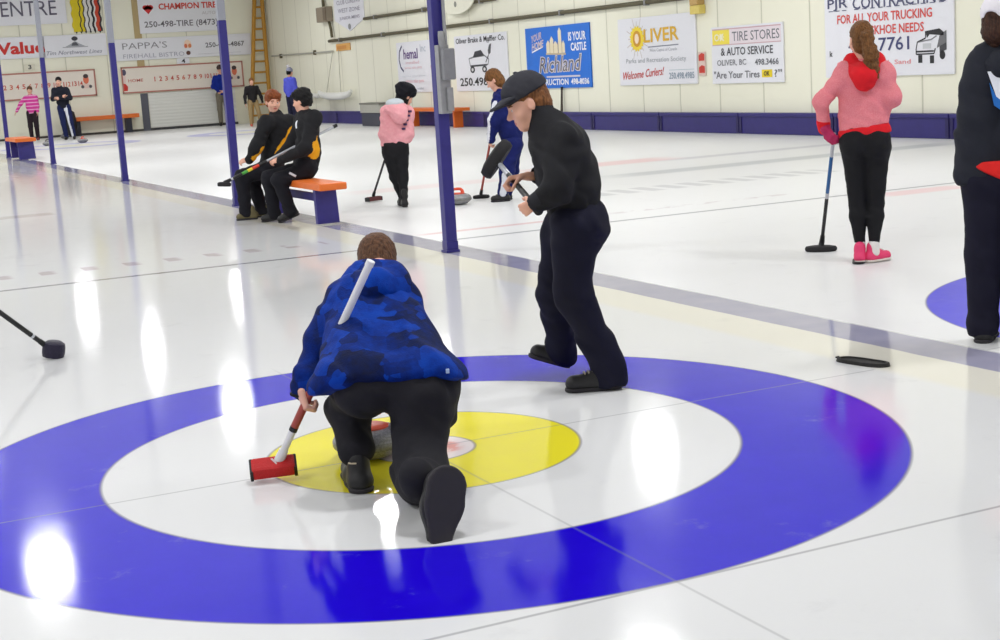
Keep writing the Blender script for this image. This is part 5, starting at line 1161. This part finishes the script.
# the kneeling boy's broom, and the one entering the frame
P = P_KNEELER; pw = P['p']
broom(w3(P, V(pw['bt'])), w3(P, V(pw['bb']) + V(0, 0, -.002)), 'white shafted broom with a flat red pad under the kneeling boy\'s arm',
      [('handle', 0, 1, WHITEH, 1), ('red_sleeve', .185, .36, REDH, 1.1), ('dark_ring', .165, .185, BLACKH, 1.15), ('butt_cap', .985, 1.01, WHITEH, 1.12)], .0138,
      ('box', (.96, -.27, .03), (-.15, -.45, .86), .16, .07, .05, REDPAD, (-.02, 0, -.014), WHITEH))
A = V(-1.62, 2.90, .76); B = V(-.92, 3.188, .07)
broom(A, B, 'dark broom with a blunt navy head reaching onto the ice from outside the frame',
      [('handle', 0, 1, BLACKH, 1.1), ('bright_collar', .1, .115, SILV, 1.2)], .0125, ('oval', (.9, .1, -.15), (.25, -.1, 1), .125, .11, .09, NAVYPAD, (.035, 0, -.018)))

# ---- people at the far end, built to the same plan
VS = 4.0
def far_person(loc, face_a, h, label, top, legs, hair, pose, shoes=None, headgear=None, topmats=None, paint=None, legpaint=None, lean=0.0, wid=1.0):
    """standing figure of height h; face_a = heading; pose = {sh, el, wr} overrides per side in body units"""
    k = h / 1.70; o = empty('person', loc, face_a, label, 'person'); c = lambda x, y, z: V(x * k * wid, y * k, z * k) + V(lean * z * k, 0, 0)
    q = dict(head=c(0, .02, 1.58), neck=c(0, 0, 1.44), chest=c(0, 0, 1.25), waist=c(0, 0, 1.05), pel=c(0, 0, .9), shN=c(-.17, 0, 1.36), shF=c(.17, 0, 1.36), elN=c(-.22, 0, 1.08), elF=c(.22, 0, 1.08), wrN=c(-.2, .08, .86), wrF=c(.2, .08, .86),
             hipN=c(-.09, 0, .86), hipF=c(.09, 0, .86), kneeN=c(-.1, .02, .47), kneeF=c(.1, .02, .47), ankN=c(-.1, -.02, .09), ankF=c(.1, -.02, .09), heelN=c(-.1, -.04, .034), heelF=c(.1, -.04, .034), toeN=c(-.12, .15, .034), toeF=c(.12, .15, .034))
    for kk, v in pose.items(): q[kk] = c(*v)
    for kk in ('heelN', 'heelF', 'toeN', 'toeF'): q[kk][2] = .036
    H = Head(q['head'], pose.get('look', (0, 1, -.05)), (0, 0, 1), k)
    hs = [hand_ops(q['wr' + s], q['wr' + s] - q['el' + s], (-1 if s == 'N' else 1, 0, 0), (0, 1, 0), (15, 20, 10), k) for s in 'NF']
    base_body(q, H, k * .95, .016, o, face(hair), hs)
    skin('hair', hair_cap(H), .014, hair, o)
    b = [('+', Cap(q['chest'] + c(-.07, 0, .04) * V(1, 1, 1), q['waist'] + V(-.06 * k, 0, 0), .115 * k, .108 * k, .85), .05), ('+', Cap(q['chest'] + c(.07, 0, .04), q['waist'] + V(.06 * k, 0, 0), .115 * k, .108 * k, .85), .05), ('+', Cap(q['waist'], q['pel'], .145 * k, .15 * k, .85), .05),
         ('+', Cap(q['shN'] + V(.04, 0, 0) * k, q['shF'] - V(.04, 0, 0) * k, .075 * k, .075 * k), .05), ('+', Cap(q['neck'] - V(0, 0, .05), q['neck'], .075 * k, .06 * k), .04), ('&', Plane(q['pel'] - V(0, 0, .04), (0, 0, -1)), .01)]
    for s in 'NF': b += limb(q['sh' + s], q['el' + s], q['wr' + s], .07 * k, .058 * k, .045 * k, .04)
    b[0] = ('+', Cap(q['chest'] + V(-.07 * k, 0, .04 * k), q['waist'] + V(-.06 * k, 0, 0), .115 * k, .108 * k, .85), .05); b[1] = ('+', Cap(q['chest'] + V(.07 * k, 0, .04 * k), q['waist'] + V(.06 * k, 0, 0), .115 * k, .108 * k, .85), .05)
    skin('jacket', b, .018, top, o, wr=(.006, 18), paint=paint(q) if paint else None)
    tr = [('+', Cap(q['pel'] + V(-.05 * k, 0, 0), q['pel'] + V(.05 * k, 0, 0), .125 * k, .125 * k, .9), 0)]
    for s in 'NF': tr += limb(q['hip' + s], q['knee' + s], q['ank' + s], .1 * k, .075 * k, .06 * k, .03)
    skin('trousers', tr, .018, legs, o, paint=legpaint(q) if legpaint else None)
    for s in 'NF': shoe(o, q['heel' + s], q['toe' + s], 1.05 * k, shoes or (DARKSHOE, SOLE))
    if headgear: headgear(o, H)
    return o, q
g = N('magenta_stripes'); z = g.xyz()[2]
g.set(Base_Color=g.mix(g.step(g.M('FRACT', g.M('MULTIPLY', z, 9.5)), .28, .06), lin((206, 52, 146)), lin((232, 170, 206))), Roughness=.8); MAG = g.m
far_person((4.95, 42.9, 0), 2.75, 1.66, 'girl in a magenta striped sweater holding one arm out on the far ice', MAG, cloth('dark_tights', (44, 34, 40)), H_BROWN, dict(elF=(.33, .05, 1.18), wrF=(.47, .12, .96), elN=(-.2, 0, 1.1), wrN=(-.2, .06, .92)), (mat('red_brown_shoes', (130, 58, 60), .6), SOLE), wid=.95)
TRK = cloth('dark_tracksuit', (30, 32, 44)); TRB = cloth('blue_black_track_trousers', (26, 34, 78)); WST = mat('white_track_stripe', (222, 224, 232), .6)
far_person((5.8, 41.6, 0), 2.85, 1.88, 'tall boy in a dark tracksuit with a white leg stripe, arms folded', TRK, [TRB, WST], H_DARK, dict(elN=(-.23, .1, 1.12), wrN=(.02, .24, 1.14), elF=(.23, .1, 1.12), wrF=(-.03, .24, 1.18)), lean=.10,
           legpaint=lambda q: [(1, [Cap(q['hipN'] + V(.06, .1, .1), q['ankN'] + V(.05, .06, 0), .055)])])
def dcap(o, H):
    skin('cap', [('+', H.E((0, -.01, .055), (.094, .115, .1)), 0), ('&', H.PL((0, 0, .035), (0, 0, -1)), .006), ('+', H.E((0, .12, .04), (.075, .08, .014)), .006)], .014, cloth('brown_cap', (70, 56, 52)), o)
far_person((11.32, 44.3, 0), 2.9, 1.98, 'man in a bright blue jacket and khaki trousers partly behind a blue post', cloth('royal_blue_jacket', (14, 40, 138)), cloth('khaki_grey_trousers', (118, 112, 98)), H_DBROWN, dict(elN=(-.24, .02, 1.12), wrN=(-.02, .2, .98), elF=(.24, .02, 1.12), wrF=(.02, .2, .98)), headgear=dcap)
far_person((11.3, 40.7, 0), 3.1, 1.5, 'child in a black jacket and tan trousers in front of the ladder', cloth('black_soft_jacket', (34, 32, 34)), cloth('tan_trousers', (160, 136, 96)), H_GINGER, dict(elN=(-.26, .04, 1.06), wrN=(-.28, .1, .84), elF=(.24, .04, 1.06), wrF=(.26, .12, .84), kneeN=(-.14, .08, .47), ankN=(-.2, .0, .09), heelN=(-.2, -.02, .03), toeN=(-.22, .16, .03)), (mat('red_white_shoes', (196, 90, 76), .6), SOLEW), wid=1.15)
def toque(o, H):
    t = skin('toque', [('+', H.E((0, -.01, .06), (.092, .11, .105)), 0), ('&', H.PL((0, 0, .02), (0, -.1, -1)), .006)], .014, cloth('grey_toque', (150, 152, 172)), o)
    skin('pompom', [('+', H.E((0, -.06, .18), (.05, .05, .05)), 0)], .014, cloth('pale_pompom', (214, 210, 216)), t, wr=(.01, 60))
far_person((11.92, 38.7, 0), -1.1, 1.72, 'person in a grey pompom toque and violet blue jacket behind the seated boys', cloth('violet_blue_jacket', (86, 92, 206)), cloth('dark_slacks', (36, 36, 60)), H_DARK, dict(), headgear=toque)
# ------------------------------------------------------------------ hanging lamps
HOUS = mat('lamp_housing', (210, 212, 214), .4, metal=.3); g = N('lamp_glow'); g.set(Base_Color=(1, 1, 1, 1), Emission_Color=(.98, .99, 1, 1), Emission_Strength=LAMPGLOW); GLOW = g.m
ld = bpy.data.lights.new('lamp_light', 'AREA'); ld.shape = 'DISK'; ld.size = .54; ld.energy = LAMPW; ld.color = (.98, .99, 1)
def make_lamp():
    o = empty('high_bay_lamp', (0, 0, 4.8), 0, 'bell shaped high bay lamp hanging from the ceiling over the ice', 'lamp', 'high bay lamps over the sheets')
    mb = MB(); mb.lathe([(.06, .32), (.09, .26), (.14, .18), (.28, .02), (.30, 0), (.285, .0), (.13, .165), (.05, .2)], seg=28); mb.build('reflector', HOUS, o, True)
    mb = MB(); mb.lathe([(.01, .03), (.27, .032), (.27, .04), (.01, .042)], seg=28); mb.build('diffuser', GLOW, o, True)
    mb = MB(); mb.tube([(0, 0, .3), (0, 0, .5)], .015, 8); mb.build('hanger', HOUS, o)
    l = bpy.data.objects.new('lamp_light', ld); l.location = (0, 0, -.02); link(l, o)
    return o
lamps = None
for y in (-.2, 7.3, 14.7, 22.8, 30.4, 38.6):
    for x in (-4.3, .4, 5.25, 9.8):  # leftmost row is unseen, added to brighten the left ice and end wall
        o = make_lamp() if lamps is None else copy_tree(lamps)
        lamps = lamps or o
        o.location = (x, y, 4.8)
SC.view_settings.view_transform = 'Standard'; SC.view_settings.look = 'None'; SC.view_settings.exposure = EXPO; SC.view_settings.gamma = 1.0
SC.view_settings.use_curve_mapping = False
SC.cycles.use_denoising = True; SC.cycles.max_bounces = 8; SC.cycles.diffuse_bounces = 4; SC.cycles.glossy_bounces = 3; SC.cycles.sample_clamp_indirect = 6.0; SC.cycles.caustics_reflective = False; SC.cycles.caustics_refractive = False
